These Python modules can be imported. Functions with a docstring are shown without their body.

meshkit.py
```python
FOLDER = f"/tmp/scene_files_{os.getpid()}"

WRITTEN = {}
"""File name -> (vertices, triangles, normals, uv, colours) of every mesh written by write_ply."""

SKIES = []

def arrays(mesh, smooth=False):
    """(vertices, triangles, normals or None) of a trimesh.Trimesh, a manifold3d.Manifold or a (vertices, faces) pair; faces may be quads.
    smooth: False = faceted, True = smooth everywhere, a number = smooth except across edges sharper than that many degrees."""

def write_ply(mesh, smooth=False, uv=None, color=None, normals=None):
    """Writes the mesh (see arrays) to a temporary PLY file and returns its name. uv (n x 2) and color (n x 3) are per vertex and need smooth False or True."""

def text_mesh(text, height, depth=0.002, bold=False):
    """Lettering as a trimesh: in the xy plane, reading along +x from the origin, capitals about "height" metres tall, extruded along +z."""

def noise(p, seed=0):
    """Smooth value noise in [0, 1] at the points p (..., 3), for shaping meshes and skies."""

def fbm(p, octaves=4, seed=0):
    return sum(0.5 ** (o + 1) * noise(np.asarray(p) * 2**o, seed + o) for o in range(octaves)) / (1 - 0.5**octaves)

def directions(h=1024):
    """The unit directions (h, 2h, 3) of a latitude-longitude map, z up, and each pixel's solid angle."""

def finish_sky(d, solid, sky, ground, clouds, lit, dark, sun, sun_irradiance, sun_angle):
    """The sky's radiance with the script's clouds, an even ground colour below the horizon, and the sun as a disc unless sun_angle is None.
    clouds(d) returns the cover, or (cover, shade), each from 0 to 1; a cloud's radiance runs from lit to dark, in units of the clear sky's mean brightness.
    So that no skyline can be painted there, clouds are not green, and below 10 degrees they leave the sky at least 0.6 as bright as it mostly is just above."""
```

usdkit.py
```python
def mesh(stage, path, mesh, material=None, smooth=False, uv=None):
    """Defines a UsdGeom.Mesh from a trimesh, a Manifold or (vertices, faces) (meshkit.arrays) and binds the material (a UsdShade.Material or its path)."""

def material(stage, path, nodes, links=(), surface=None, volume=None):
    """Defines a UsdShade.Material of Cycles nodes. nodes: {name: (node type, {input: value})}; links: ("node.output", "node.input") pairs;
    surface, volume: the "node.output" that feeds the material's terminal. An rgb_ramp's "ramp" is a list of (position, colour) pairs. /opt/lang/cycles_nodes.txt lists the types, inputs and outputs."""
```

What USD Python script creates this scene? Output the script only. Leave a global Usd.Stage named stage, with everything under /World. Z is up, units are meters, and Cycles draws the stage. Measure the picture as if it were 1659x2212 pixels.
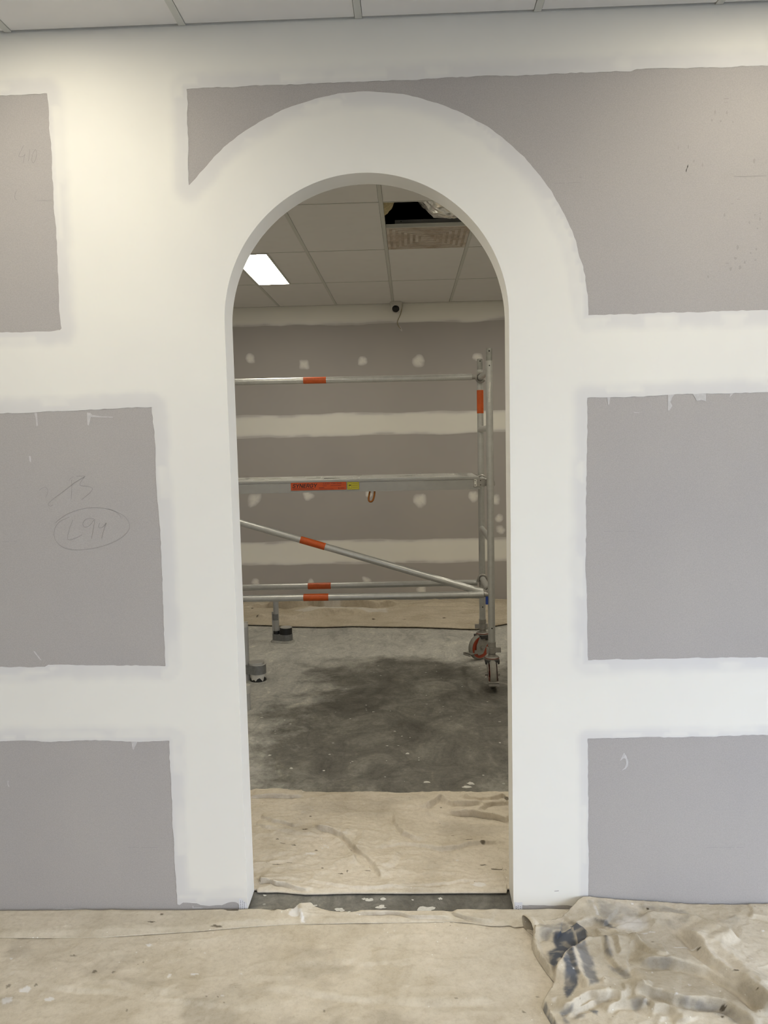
import math, random
import numpy as np
import trimesh, shapely, usdkit
from shapely.geometry import Polygon, Point, box as sbox
from scipy.spatial import Delaunay, cKDTree
from meshkit import noise, fbm, text_mesh
from pxr import Usd, UsdGeom, UsdLux, UsdShade, Gf, Sdf, Vt

random.seed(7)
rng = np.random.default_rng(7)
stage = Usd.Stage.CreateInMemory()
UsdGeom.SetStageUpAxis(stage, 'Z')
UsdGeom.SetStageMetersPerUnit(stage, 1.0)
stage.SetDefaultPrim(UsdGeom.Xform.Define(stage, '/World').GetPrim())

# ------------------------------------------------------------------ camera
cam = UsdGeom.Camera.Define(stage, '/World/camera')
cam.CreateHorizontalApertureAttr(36.0)
cam.CreateVerticalApertureAttr(48.0)
cam.CreateFocalLengthAttr(37.357)
cam.CreateClippingRangeAttr(Gf.Vec2f(0.05, 100))
R_, U_, F_ = (0.99926082, 0.03161386, -0.02187193), (0.01889557, 0.09155887, 0.99562038), (-0.03347797, 0.99529771, -0.09089382)
cam.AddTransformOp().Set(Gf.Matrix4d(*R_, 0, *U_, 0, -F_[0], -F_[1], -F_[2], 0, 0, -2.8253, 1.755, 1))
cam.CreateExposureAttr(1.14)

# ------------------------------------------------------------------ sky outside the shopfront, and the light settings
DAY = 0.225            # daylight level
LED_PANEL = 8.1      # radiance of the ceiling panels of the room behind
sky = UsdLux.DomeLight.Define(stage, '/World/sky')
sky.CreateIntensityAttr(3.2 * DAY)
sky.CreateColorAttr(Gf.Vec3f(0.84, 0.96, 1.16))

# ------------------------------------------------------------------ small helpers
COUNT = {}


def numbered(path):
    n = COUNT.get(path, 0)
    COUNT[path] = n + 1
    return path if n == 0 else '%s_%03d' % (path, n)


def tag(prim, label=None, category=None, group=None, kind=None):
    for k, v in (('label', label), ('category', category), ('group', group), ('kind', kind)):
        if v:
            prim.SetCustomDataByKey(k, v)
    return prim


def thing(name, label, category=None, loc=(0, 0, 0), group=None, kind=None):
    x = UsdGeom.Xform.Define(stage, numbered('/World/' + name))
    if any(loc):
        x.AddTranslateOp().Set(Gf.Vec3d(*map(float, loc)))
    p = x.GetPrim()
    tag(p, label, category, group, kind)
    p.SetCustomDataByKey('loc', Gf.Vec3d(*map(float, loc)))
    return p


def base_of(prim):
    while prim and not prim.IsPseudoRoot():
        l = prim.GetCustomDataByKey('loc')
        if l is not None:
            return np.array(l)
        prim = prim.GetParent()
    return np.zeros(3)


def vf(m):
    if hasattr(m, 'to_mesh'):
        q = m.to_mesh()
        return np.array(q.vert_properties[:, :3]), np.array(q.tri_verts)
    if isinstance(m, trimesh.Trimesh):
        return np.array(m.vertices), np.array(m.faces)
    return np.asarray(m[0], float), np.asarray(m[1], int)


def part(name, mesh, mat, parent, smooth=False, label=None, kind=None, primvars=None):
    """One mesh under a thing (or a part), given in world coordinates."""
    v, f = vf(mesh)
    v = v - base_of(parent)
    g = usdkit.mesh(stage, numbered(str(parent.GetPath()) + '/' + name), (v, f), mat, smooth=smooth)
    for k, a in (primvars or {}).items():
        UsdGeom.PrimvarsAPI(g).CreatePrimvar(k, Sdf.ValueTypeNames.FloatArray, 'vertex').Set(Vt.FloatArray.FromNumpy(np.asarray(a, np.float32)))
    g.CreateDoubleSidedAttr(True)
    tag(g.GetPrim(), label, None, None, kind)
    return g.GetPrim()


def bx(x0, x1, y0, y1, z0, z1):
    return trimesh.creation.box(bounds=[[min(x0, x1), min(y0, y1), min(z0, z1)], [max(x0, x1), max(y0, y1), max(z0, z1)]])


def join(*ms):
    vs, fs, n = [], [], 0
    for m in ms:
        v, f = vf(m)
        if f.shape[1] == 4:
            f = np.vstack([f[:, [0, 1, 2]], f[:, [0, 2, 3]]])
        vs.append(v); fs.append(f + n); n += len(v)
    return np.vstack(vs), np.vstack(fs)


def frame_of(d):
    d = np.asarray(d, float); d = d / np.linalg.norm(d)
    a = np.array([0, 0, 1.0]) if abs(d[2]) < 0.9 else np.array([1.0, 0, 0])
    s = np.cross(a, d); s /= np.linalg.norm(s)
    return s, np.cross(d, s), d


def tube(a, b, r, n=24, r2=None, cap=True):
    """A round bar from a to b."""
    a, b = np.asarray(a, float), np.asarray(b, float)
    s, t, d = frame_of(b - a)
    r2 = r if r2 is None else r2
    th = np.arange(n) * 2 * math.pi / n
    c = np.cos(th)[:, None] * s + np.sin(th)[:, None] * t
    v = [a + c * r, b + c * r2]
    f = [[i, (i + 1) % n, n + (i + 1) % n, n + i] for i in range(n)]
    f = np.array([[q[0], q[1], q[2]] for q in f] + [[q[0], q[2], q[3]] for q in f])
    v = np.vstack(v)
    if cap:
        v = np.vstack([v, v, a, b])
        k = 4 * n
        f = np.vstack([f, [[k, 2 * n + (i + 1) % n, 2 * n + i] for i in range(n)], [[k + 1, 3 * n + i, 3 * n + (i + 1) % n] for i in range(n)]])
    return v, f


def pipe(pts, r, n=12):
    """A bent round bar along points; r may be one number or one per point."""
    p = np.asarray(pts, float)
    rr = np.broadcast_to(r, len(p))
    t = np.gradient(p, axis=0)
    t /= np.linalg.norm(t, axis=1, keepdims=True)
    s = frame_of(t[0])[0]
    rings = []
    th = np.arange(n) * 2 * math.pi / n
    for i in range(len(p)):
        s = s - t[i] * (s @ t[i]); s /= np.linalg.norm(s)
        q = np.cross(t[i], s)
        rings.append(p[i] + rr[i] * (np.cos(th)[:, None] * s + np.sin(th)[:, None] * q))
    v = np.vstack(rings)
    f = []
    for i in range(len(p) - 1):
        for j in range(n):
            a, b = i * n + j, i * n + (j + 1) % n
            f += [[a, b, b + n], [a, b + n, a + n]]
    k = len(v)
    v = np.vstack([v, p[0], p[-1]])
    f += [[k, (j + 1) % n, j] for j in range(n)] + [[k + 1, (len(p) - 1) * n + j, (len(p) - 1) * n + (j + 1) % n] for j in range(n)]
    return v, np.array(f)


def lathe(profile, loc, axis=(0, 0, 1), n=32):
    """profile: (radius, height) pairs about the axis through loc."""
    s, t, d = frame_of(axis)
    th = np.arange(n) * 2 * math.pi / n
    c = np.cos(th)[:, None] * s + np.sin(th)[:, None] * t
    v = np.vstack([np.asarray(loc, float) + r * c + h * d for r, h in profile])
    f = []
    for i in range(len(profile) - 1):
        for j in range(n):
            a, b = i * n + j, i * n + (j + 1) % n
            f += [[a, b, b + n], [a, b + n, a + n]]
    return v, np.array(f)


def chaikin(p, k=2):
    p = np.asarray(p, float)
    for _ in range(k):
        q = np.empty((2 * len(p) - 2, p.shape[1]))
        q[0::2] = .75 * p[:-1] + .25 * p[1:]
        q[1::2] = .25 * p[:-1] + .75 * p[1:]
        p = np.vstack([p[:1], q, p[-1:]])
    return p


def ribbon(pts, w, y):
    """A thin flat stroke of width w along (x, z) points on the plane at depth y, facing the viewer (-y)."""
    p = chaikin([q[:2] for q in pts], 2)
    t = np.gradient(p, axis=0); t /= np.maximum(np.linalg.norm(t, axis=1, keepdims=True), 1e-9)
    nrm = np.stack([-t[:, 1], t[:, 0]], 1) * w / 2
    a, b = p + nrm, p - nrm
    n = len(p)
    v = np.vstack([np.column_stack([a[:, 0], np.full(n, y), a[:, 1]]), np.column_stack([b[:, 0], np.full(n, y), b[:, 1]])])
    f = []
    for i in range(n - 1):
        f += [[i, i + 1, n + i + 1], [i, n + i + 1, n + i]]
    return v, np.array(f)


def plate_xz(poly, y0, y1):
    """A polygon in (x, z), extruded from y0 to y1 (y0 nearer the viewer)."""
    g = poly if isinstance(poly, shapely.Geometry) else Polygon([q[:2] for q in poly]).buffer(0)
    ms = []
    for q in getattr(g, 'geoms', [g]):
        if q.geom_type != 'Polygon' or q.is_empty:
            continue
        m = trimesh.creation.extrude_polygon(q, abs(y1 - y0), engine='earcut')
        v = np.array(m.vertices)
        m = trimesh.Trimesh(np.column_stack([v[:, 0], max(y0, y1) - v[:, 2], v[:, 1]]), m.faces, process=False)
        ms.append(m)
    return join(*ms)


def flat_xz(poly, y):
    g = poly if isinstance(poly, shapely.Geometry) else Polygon([q[:2] for q in poly]).buffer(0)
    ms = []
    for q in getattr(g, 'geoms', [g]):
        if q.geom_type != 'Polygon' or q.is_empty:
            continue
        v, f = trimesh.creation.triangulate_polygon(q, engine='earcut')
        ms.append((np.column_stack([v[:, 0], np.full(len(v), y), v[:, 1]]), f[:, ::-1]))
    return join(*ms)


def flat_xy(poly, z):
    v, f = trimesh.creation.triangulate_polygon(Polygon(poly).buffer(0), engine='earcut')
    return np.column_stack([v, np.full(len(v), z)]), f


def sstep(a, b, x):
    t = np.clip((x - a) / (b - a), 0, 1)
    return t * t * (3 - 2 * t)


# ------------------------------------------------------------------ materials
L = '/World/Looks/'
UsdGeom.Scope.Define(stage, '/World/Looks')


def simple(name, color, rough=0.6, metal=0.0, var=0.0, scale=6.0, bump=0.0, bscale=200.0, spec=0.5):
    n = {'p': ('principled_bsdf', {'base_color': color, 'roughness': rough, 'metallic': metal, 'specular_ior_level': spec})}
    l = []
    if var:
        n['g'] = ('geometry', {})
        n['n'] = ('noise_texture', {'scale': scale, 'detail': 5.0, 'roughness': 0.6})
        c = np.array(color)
        n['r'] = ('rgb_ramp', {'ramp': [(0.3, tuple(c * (1 - var))), (0.7, tuple(np.minimum(c * (1 + var), 1)))]})
        l += [('g.position', 'n.vector'), ('n.fac', 'r.fac'), ('r.color', 'p.base_color')]
    if bump:
        n.setdefault('g', ('geometry', {}))
        n['bn'] = ('noise_texture', {'scale': bscale, 'detail': 3.0})
        n['b'] = ('bump', {'strength': bump, 'distance': 0.002})
        l += [('g.position', 'bn.vector'), ('bn.fac', 'b.height'), ('b.normal', 'p.normal')]
    return usdkit.material(stage, L + name, n, l, surface='p.BSDF')


def emitter(name, color, strength):
    return usdkit.material(stage, L + name, {'e': ('emission', {'color': color, 'strength': strength})}, [], surface='e.emission')


M = {}
COAT, THIN, PAPER = (0.82, 0.80, 0.745), (0.69, 0.675, 0.665), (0.425, 0.40, 0.385)
# plaster joint compound: thin and greyish where it was feathered over the paper, opaque cream elsewhere
M['compound'] = usdkit.material(stage, L + 'joint_compound', {
    'a': ('attribute', {'attribute': 'coat'}), 'g': ('geometry', {}),
    'n': ('noise_texture', {'scale': 5.0, 'detail': 6.0, 'roughness': 0.6}),
    'm': ('math', {'math_type': 'multiply_add', 'value2': 0.30, 'value3': -0.15}),
    's': ('math', {'math_type': 'add', 'use_clamp': True}),
    'c': ('mix', {'mix_type': 'mix', 'color1': THIN, 'color2': COAT}),
    'ba': ('attribute', {'attribute': 'bare'}), 'mb': ('mix', {'mix_type': 'mix', 'color2': PAPER}),
    'n2': ('noise_texture', {'scale': 1.6, 'detail': 4.0}),
    't': ('rgb_ramp', {'ramp': [(0.3, (0.955, 0.955, 0.965)), (0.7, (1, 1, 0.99))]}),
    'mm': ('mix', {'mix_type': 'multiply', 'fac': 1.0}),
    'bn': ('noise_texture', {'scale': 60.0, 'detail': 2.0}), 'b': ('bump', {'strength': 0.06, 'distance': 0.002}),
    'p': ('principled_bsdf', {'roughness': 0.65, 'specular_ior_level': 0.3})},
    [('g.position', 'n.vector'), ('n.fac', 'm.value1'), ('m.value', 's.value1'), ('a.fac', 's.value2'), ('s.value', 'c.fac'),
     ('g.position', 'n2.vector'), ('n2.fac', 't.fac'), ('c.color', 'mb.color1'), ('ba.fac', 'mb.fac'), ('mb.color', 'mm.color1'), ('t.color', 'mm.color2'), ('mm.color', 'p.base_color'),
     ('g.position', 'bn.vector'), ('bn.fac', 'b.height'), ('b.normal', 'p.normal')], surface='p.BSDF')


def paper(name, c):
    c = np.array(c)
    return usdkit.material(stage, L + name, {
        'g': ('geometry', {}),
        'n': ('noise_texture', {'scale': 260.0, 'detail': 3.0, 'roughness': 0.7}),
        'r': ('rgb_ramp', {'ramp': [(0.3, tuple(c * 0.93)), (0.7, tuple(c * 1.07))]}),
        'n2': ('noise_texture', {'scale': 2.2, 'detail': 5.0}),
        'r2': ('rgb_ramp', {'ramp': [(0.3, (0.94, 0.94, 0.95)), (0.7, (1, 0.995, 0.985))]}),
        'm': ('mix', {'mix_type': 'multiply', 'fac': 1.0}),
        'p': ('principled_bsdf', {'roughness': 0.8, 'specular_ior_level': 0.25})},
        [('g.position', 'n.vector'), ('n.fac', 'r.fac'), ('g.position', 'n2.vector'), ('n2.fac', 'r2.fac'),
         ('r.color', 'm.color1'), ('r2.color', 'm.color2'), ('m.color', 'p.base_color')], surface='p.BSDF')


M['paper'] = paper('board_paper', PAPER)
M['coat_plain'] = simple('set_plaster', (0.81, 0.79, 0.735), 0.65, var=0.02, scale=3, spec=0.3)
M['reveal'] = simple('fresh_plaster', (0.86, 0.84, 0.79), 0.6, spec=0.3)
M['smear'] = simple('plaster_smear', (0.53, 0.515, 0.51), 0.7, var=0.12, scale=60)
M['pencil'] = simple('pencil', (0.27, 0.255, 0.245), 0.6)
M['pencil_faint'] = simple('faint_print', (0.32, 0.305, 0.29), 0.7)
M['smudge'] = simple('hand_dirt', (0.345, 0.325, 0.305), 0.8)
M['tile'] = simple('ceiling_tile', (0.78, 0.765, 0.755), 0.85, var=0.015, scale=9, bump=0.05, bscale=400)
M['tee'] = simple('painted_steel', (0.60, 0.60, 0.565), 0.45)
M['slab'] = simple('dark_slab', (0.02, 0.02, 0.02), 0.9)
M['wall_plain'] = simple('far_wall_paint', (0.82, 0.80, 0.75), 0.7)
M['alu'] = simple('aluminium', (0.50, 0.50, 0.485), 0.38, metal=0.5, var=0.07, scale=22)
M['alu_beam'] = simple('extruded_beam', (0.36, 0.355, 0.34), 0.5, metal=0.3, var=0.05, scale=14)
M['alu_dark'] = simple('dull_aluminium', (0.30, 0.30, 0.28), 0.5, metal=0.6, var=0.15, scale=30)
M['steel'] = simple('zinc_steel', (0.34, 0.325, 0.30), 0.45, metal=0.4, var=0.12, scale=30)
M['black'] = simple('black_plastic', (0.012, 0.012, 0.012), 0.45)
M['orange'] = simple('orange_tape', (0.52, 0.085, 0.008), 0.45, var=0.12, scale=40)
M['red'] = simple('red_hub', (0.38, 0.06, 0.025), 0.5)
M['seal'] = simple('swivel_seal', (0.20, 0.07, 0.055), 0.6)
M['blue'] = simple('blue_clip', (0.02, 0.06, 0.32), 0.5)
M['tyre'] = simple('grey_tyre', (0.26, 0.25, 0.225), 0.6, var=0.15, scale=40)
M['fork_black'] = simple('black_fork', (0.045, 0.045, 0.045), 0.5)
M['sticker'] = simple('orange_sticker', (0.50, 0.068, 0.008), 0.5)
M['yellow'] = simple('yellow_sticker', (0.52, 0.46, 0.03), 0.5)
M['print'] = simple('black_print', (0.02, 0.012, 0.01), 0.6)
M['print_dark'] = simple('dark_red_print', (0.17, 0.022, 0.01), 0.6)
M['print_olive'] = simple('olive_print', (0.17, 0.15, 0.01), 0.6)
M['strap'] = simple('orange_webbing', (0.30, 0.10, 0.012), 0.7)
M['pvc'] = simple('grey_pvc', (0.42, 0.41, 0.39), 0.4, var=0.04)
M['pvc_white'] = simple('white_pvc', (0.55, 0.53, 0.49), 0.45, var=0.06, scale=20)
M['tape'] = simple('duct_tape', (0.18, 0.18, 0.175), 0.5, var=0.15, scale=60)
M['bitumen'] = simple('black_bitumen', (0.01, 0.01, 0.01), 0.5)
M['grout'] = simple('grout', (0.36, 0.35, 0.315), 0.9, var=0.15, scale=50)
M['white_plastic'] = simple('white_plastic', (0.62, 0.60, 0.56), 0.4)
M['lens'] = simple('smoked_dome', (0.004, 0.004, 0.005), 0.08)
M['cable'] = simple('beige_cable', (0.36, 0.31, 0.2), 0.6)
M['led'] = emitter('led_diffuser', (1.0, 0.93, 0.765), LED_PANEL)
M['foil'] = simple('crinkled_foil', (0.80, 0.79, 0.77), 0.17, metal=0.95, var=0.2, scale=40)
M['batt'] = simple('insulation', (0.55, 0.46, 0.27), 0.95, var=0.2, scale=40, bump=0.5, bscale=80)
M['sheet_metal'] = simple('galvanised_box', (0.22, 0.22, 0.23), 0.5, metal=0.3)
M['flake'] = simple('dry_plaster', (0.64, 0.63, 0.59), 0.85, var=0.12, scale=90)
M['crust'] = simple('plaster_splash', (0.46, 0.45, 0.42), 0.8)
M['bead'] = simple('corner_bead', (0.70, 0.70, 0.74), 0.5)
M['timber'] = simple('timber_plate', (0.30, 0.19, 0.09), 0.7, var=0.25, scale=30)
M['glassframe'] = simple('shopfront_frame', (0.1, 0.1, 0.1), 0.4)
M['pavement'] = simple('pavement', (0.13, 0.13, 0.13), 0.9, var=0.1)
# dusty ceiling diffuser
M['vent_dusty'] = simple('dust_caked_metal', (0.47, 0.395, 0.32), 0.8, var=0.3, scale=9)
M['vent'] = usdkit.material(stage, L + 'dusty_diffuser', {
    'g': ('geometry', {}), 'n': ('noise_texture', {'scale': 7.0, 'detail': 5.0, 'roughness': 0.6}),
    'r': ('rgb_ramp', {'ramp': [(0.34, (0.44, 0.35, 0.265)), (0.5, (0.58, 0.515, 0.45)), (0.7, (0.66, 0.61, 0.55))]}),
    'p': ('principled_bsdf', {'roughness': 0.6})},
    [('g.position', 'n.vector'), ('n.fac', 'r.fac'), ('r.color', 'p.base_color')], surface='p.BSDF')


# canvas drop cloth; the mesh carries three painted masks: blue, white and dirt
def canvas(name, base, seed):
    b = np.array(base)
    return usdkit.material(stage, L + name, {
        'g': ('geometry', {}), 'o': ('mapping', {'location': (seed * 3.1, seed * 1.7, 0)}),
        'n1': ('noise_texture', {'scale': 3.2, 'detail': 7.0, 'roughness': 0.62}),
        'r1': ('rgb_ramp', {'ramp': [(0.32, tuple(b * (0.84, 0.82, 0.78))), (0.5, tuple(b)), (0.68, tuple(np.minimum(b * (1.10, 1.10, 1.12), 1)))]}),
        'n2': ('noise_texture', {'scale': 48.0, 'detail': 6.0, 'roughness': 0.75}),
        'r2': ('rgb_ramp', {'ramp': [(0.28, (0.80, 0.77, 0.73)), (0.5, (1, 1, 1)), (0.72, (1.10, 1.10, 1.11))]}),
        'm2': ('mix', {'mix_type': 'multiply', 'fac': 0.75}),
        # small brown spots and white flecks
        'v1': ('voronoi_texture', {'scale': 24.0, 'randomness': 1.0}), 'k1': ('map_range', {'clamp': True, 'from_min': 0.03, 'from_max': 0.10, 'to_min': 0.6, 'to_max': 0.0}),
        'nk': ('noise_texture', {'scale': 5.0, 'detail': 2.0}), 'kk': ('map_range', {'clamp': True, 'from_min': 0.50, 'from_max': 0.62}), 'km': ('math', {'math_type': 'multiply'}),
        'm3': ('mix', {'mix_type': 'mix', 'color2': (0.20, 0.145, 0.085)}),
        'v2': ('voronoi_texture', {'scale': 30.0}), 'k2': ('map_range', {'clamp': True, 'from_min': 0.05, 'from_max': 0.09, 'to_min': 1.0, 'to_max': 0.0}),
        'nl': ('noise_texture', {'scale': 3.4, 'detail': 2.0}), 'kl': ('map_range', {'clamp': True, 'from_min': 0.5, 'from_max': 0.57}), 'kn': ('math', {'math_type': 'multiply'}),
        'm4': ('mix', {'mix_type': 'mix', 'color2': (0.80, 0.78, 0.72)}),
        'ab': ('attribute', {'attribute': 'blue'}), 'm5': ('mix', {'mix_type': 'mix', 'color2': (0.095, 0.105, 0.128)}),
        'aw': ('attribute', {'attribute': 'white'}), 'm6': ('mix', {'mix_type': 'mix', 'color2': (0.76, 0.74, 0.72)}),
        'ad': ('attribute', {'attribute': 'dirt'}), 'm7': ('mix', {'mix_type': 'mix', 'color2': (0.10, 0.08, 0.055)}),
        'w': ('noise_texture', {'scale': 700.0, 'detail': 2.0}), 'wb': ('bump', {'strength': 0.15, 'distance': 0.001}),
        'n4': ('noise_texture', {'scale': 38.0, 'detail': 4.0, 'roughness': 0.6}), 'b4': ('bump', {'strength': 0.40, 'distance': 0.006}),
        'p': ('principled_bsdf', {'roughness': 0.9, 'specular_ior_level': 0.15})},
        [('g.position', 'o.vector'), ('o.vector', 'n1.vector'), ('n1.fac', 'r1.fac'), ('o.vector', 'n2.vector'), ('n2.fac', 'r2.fac'),
         ('r1.color', 'm2.color1'), ('r2.color', 'm2.color2'),
         ('o.vector', 'v1.vector'), ('v1.distance', 'k1.value'), ('o.vector', 'nk.vector'), ('nk.fac', 'kk.value'), ('k1.result', 'km.value1'), ('kk.result', 'km.value2'),
         ('km.value', 'm3.fac'), ('m2.color', 'm3.color1'),
         ('o.vector', 'v2.vector'), ('v2.distance', 'k2.value'), ('o.vector', 'nl.vector'), ('nl.fac', 'kl.value'), ('k2.result', 'kn.value1'), ('kl.result', 'kn.value2'),
         ('kn.value', 'm4.fac'), ('m3.color', 'm4.color1'),
         ('ab.fac', 'm5.fac'), ('m4.color', 'm5.color1'), ('aw.fac', 'm6.fac'), ('m5.color', 'm6.color1'), ('ad.fac', 'm7.fac'), ('m6.color', 'm7.color1'),
         ('m7.color', 'p.base_color'), ('o.vector', 'w.vector'), ('w.fac', 'wb.height'), ('o.vector', 'n4.vector'), ('n4.fac', 'b4.height'), ('wb.normal', 'b4.normal'), ('b4.normal', 'p.normal')], surface='p.BSDF')


CANVAS = (0.60, 0.535, 0.43)
M['canvas'] = canvas('canvas', CANVAS, 0.0)
M['canvas_e'] = canvas('canvas_pale', (0.64, 0.575, 0.475), 5.0)
M['canvas_b'] = canvas('canvas_worn', (0.59, 0.53, 0.43), 1.0)
M['canvas_c'] = canvas('canvas_stained', (0.57, 0.51, 0.41), 2.3)
M['canvas_d'] = canvas('canvas_brown', (0.55, 0.485, 0.385), 3.7)

# concrete floor: pale dust at the far end and along the left, darker scuffed middle
M['concrete'] = usdkit.material(stage, L + 'concrete', {
    'g': ('geometry', {}), 'sx': ('separate_xyz', {}),
    'nw': ('noise_texture', {'scale': 1.7, 'detail': 6.0, 'roughness': 0.65}),
    'w1': ('math', {'math_type': 'multiply_add', 'value2': 1.9, 'value3': -0.95}),
    'yy': ('math', {'math_type': 'add'}), 'far': ('map_range', {'clamp': True, 'from_min': 3.15, 'from_max': 3.55}),
    'xx': ('math', {'math_type': 'add'}), 'left': ('map_range', {'clamp': True, 'from_min': -0.62, 'from_max': -0.95}),
    'mx': ('math', {'math_type': 'maximum'}),
    'n1': ('noise_texture', {'scale': 3.0, 'detail': 9.0, 'roughness': 0.7, 'distortion': 0.8}),
    'r1': ('rgb_ramp', {'ramp': [(0.34, (0.105, 0.099, 0.086)), (0.5, (0.165, 0.158, 0.14)), (0.66, (0.265, 0.255, 0.23))]}),
    'rd': ('rgb_ramp', {'ramp': [(0.34, (0.42, 0.415, 0.39)), (0.5, (0.48, 0.47, 0.44)), (0.66, (0.53, 0.52, 0.48))]}),
    'md': ('mix', {'mix_type': 'mix'}),
    # scuffs
    'mp': ('mapping', {'scale': (1.6, 0.9, 1.0), 'rotation': (0, 0, 0.6)}),
    'n2': ('noise_texture', {'scale': 4.0, 'detail': 8.0, 'roughness': 0.75, 'distortion': 1.2}),
    'r2': ('rgb_ramp', {'ramp': [(0.36, (0.66, 0.66, 0.66)), (0.5, (1, 1, 1)), (0.58, (1.05, 1.05, 1.04)), (0.68, (1.5, 1.48, 1.4))]}),
    'm2': ('mix', {'mix_type': 'multiply', 'fac': 0.8}),
    'n3': ('noise_texture', {'scale': 40.0, 'detail': 4.0, 'roughness': 0.75, 'distortion': 0.4}),
    'r3': ('rgb_ramp', {'ramp': [(0.36, (0.83, 0.83, 0.83)), (0.5, (1, 1, 1)), (0.64, (1.17, 1.16, 1.13))]}),
    'm3': ('mix', {'mix_type': 'multiply', 'fac': 0.8}),
    # plaster drips
    'v': ('voronoi_texture', {'scale': 9.0}), 'kv': ('map_range', {'clamp': True, 'from_min': 0.05, 'from_max': 0.09, 'to_min': 0.8, 'to_max': 0.0}),
    'nq': ('noise_texture', {'scale': 4.0}), 'kq': ('map_range', {'clamp': True, 'from_min': 0.52, 'from_max': 0.58}), 'kz': ('math', {'math_type': 'multiply'}),
    'm4': ('mix', {'mix_type': 'mix', 'color2': (0.46, 0.45, 0.42)}),
    'b': ('bump', {'strength': 0.12, 'distance': 0.004}),
    'p': ('principled_bsdf', {'roughness': 0.62, 'specular_ior_level': 0.35})},
    [('g.position', 'sx.vector'), ('g.position', 'nw.vector'), ('nw.fac', 'w1.value1'), ('sx.y', 'yy.value1'), ('w1.value', 'yy.value2'), ('yy.value', 'far.value'),
     ('sx.x', 'xx.value1'), ('w1.value', 'xx.value2'), ('xx.value', 'left.value'), ('far.result', 'mx.value1'), ('left.result', 'mx.value2'),
     ('g.position', 'n1.vector'), ('n1.fac', 'r1.fac'), ('n1.fac', 'rd.fac'), ('mx.value', 'md.fac'), ('r1.color', 'md.color1'), ('rd.color', 'md.color2'),
     ('g.position', 'mp.vector'), ('mp.vector', 'n2.vector'), ('n2.fac', 'r2.fac'), ('md.color', 'm2.color1'), ('r2.color', 'm2.color2'),
     ('g.position', 'n3.vector'), ('n3.fac', 'r3.fac'), ('m2.color', 'm3.color1'), ('r3.color', 'm3.color2'),
     ('g.position', 'v.vector'), ('v.distance', 'kv.value'), ('g.position', 'nq.vector'), ('nq.fac', 'kq.value'), ('kv.result', 'kz.value1'), ('kq.result', 'kz.value2'), ('kz.value', 'm4.fac'), ('m3.color', 'm4.color1'),
     ('m4.color', 'p.base_color'), ('n3.fac', 'b.height'), ('b.normal', 'p.normal')], surface='p.BSDF')

# ------------------------------------------------------------------ room shell
XL, XR, YF, YB, H = -3.7445, 3.4555, -5.7, 5.7, 3.171
TOP = 3.95
AX, AR, AS, WT = -0.1431, 0.4965, 2.1703, 0.125        # arch centre, radius, springing height, wall thickness

fl = thing('floor', 'bare grey concrete floor with dusty and scuffed patches', kind='structure')
part('concrete', bx(XL - .3, XR + .3, YF - .2, YB + .3, -0.12, 0.0), M['concrete'], fl)

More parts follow.
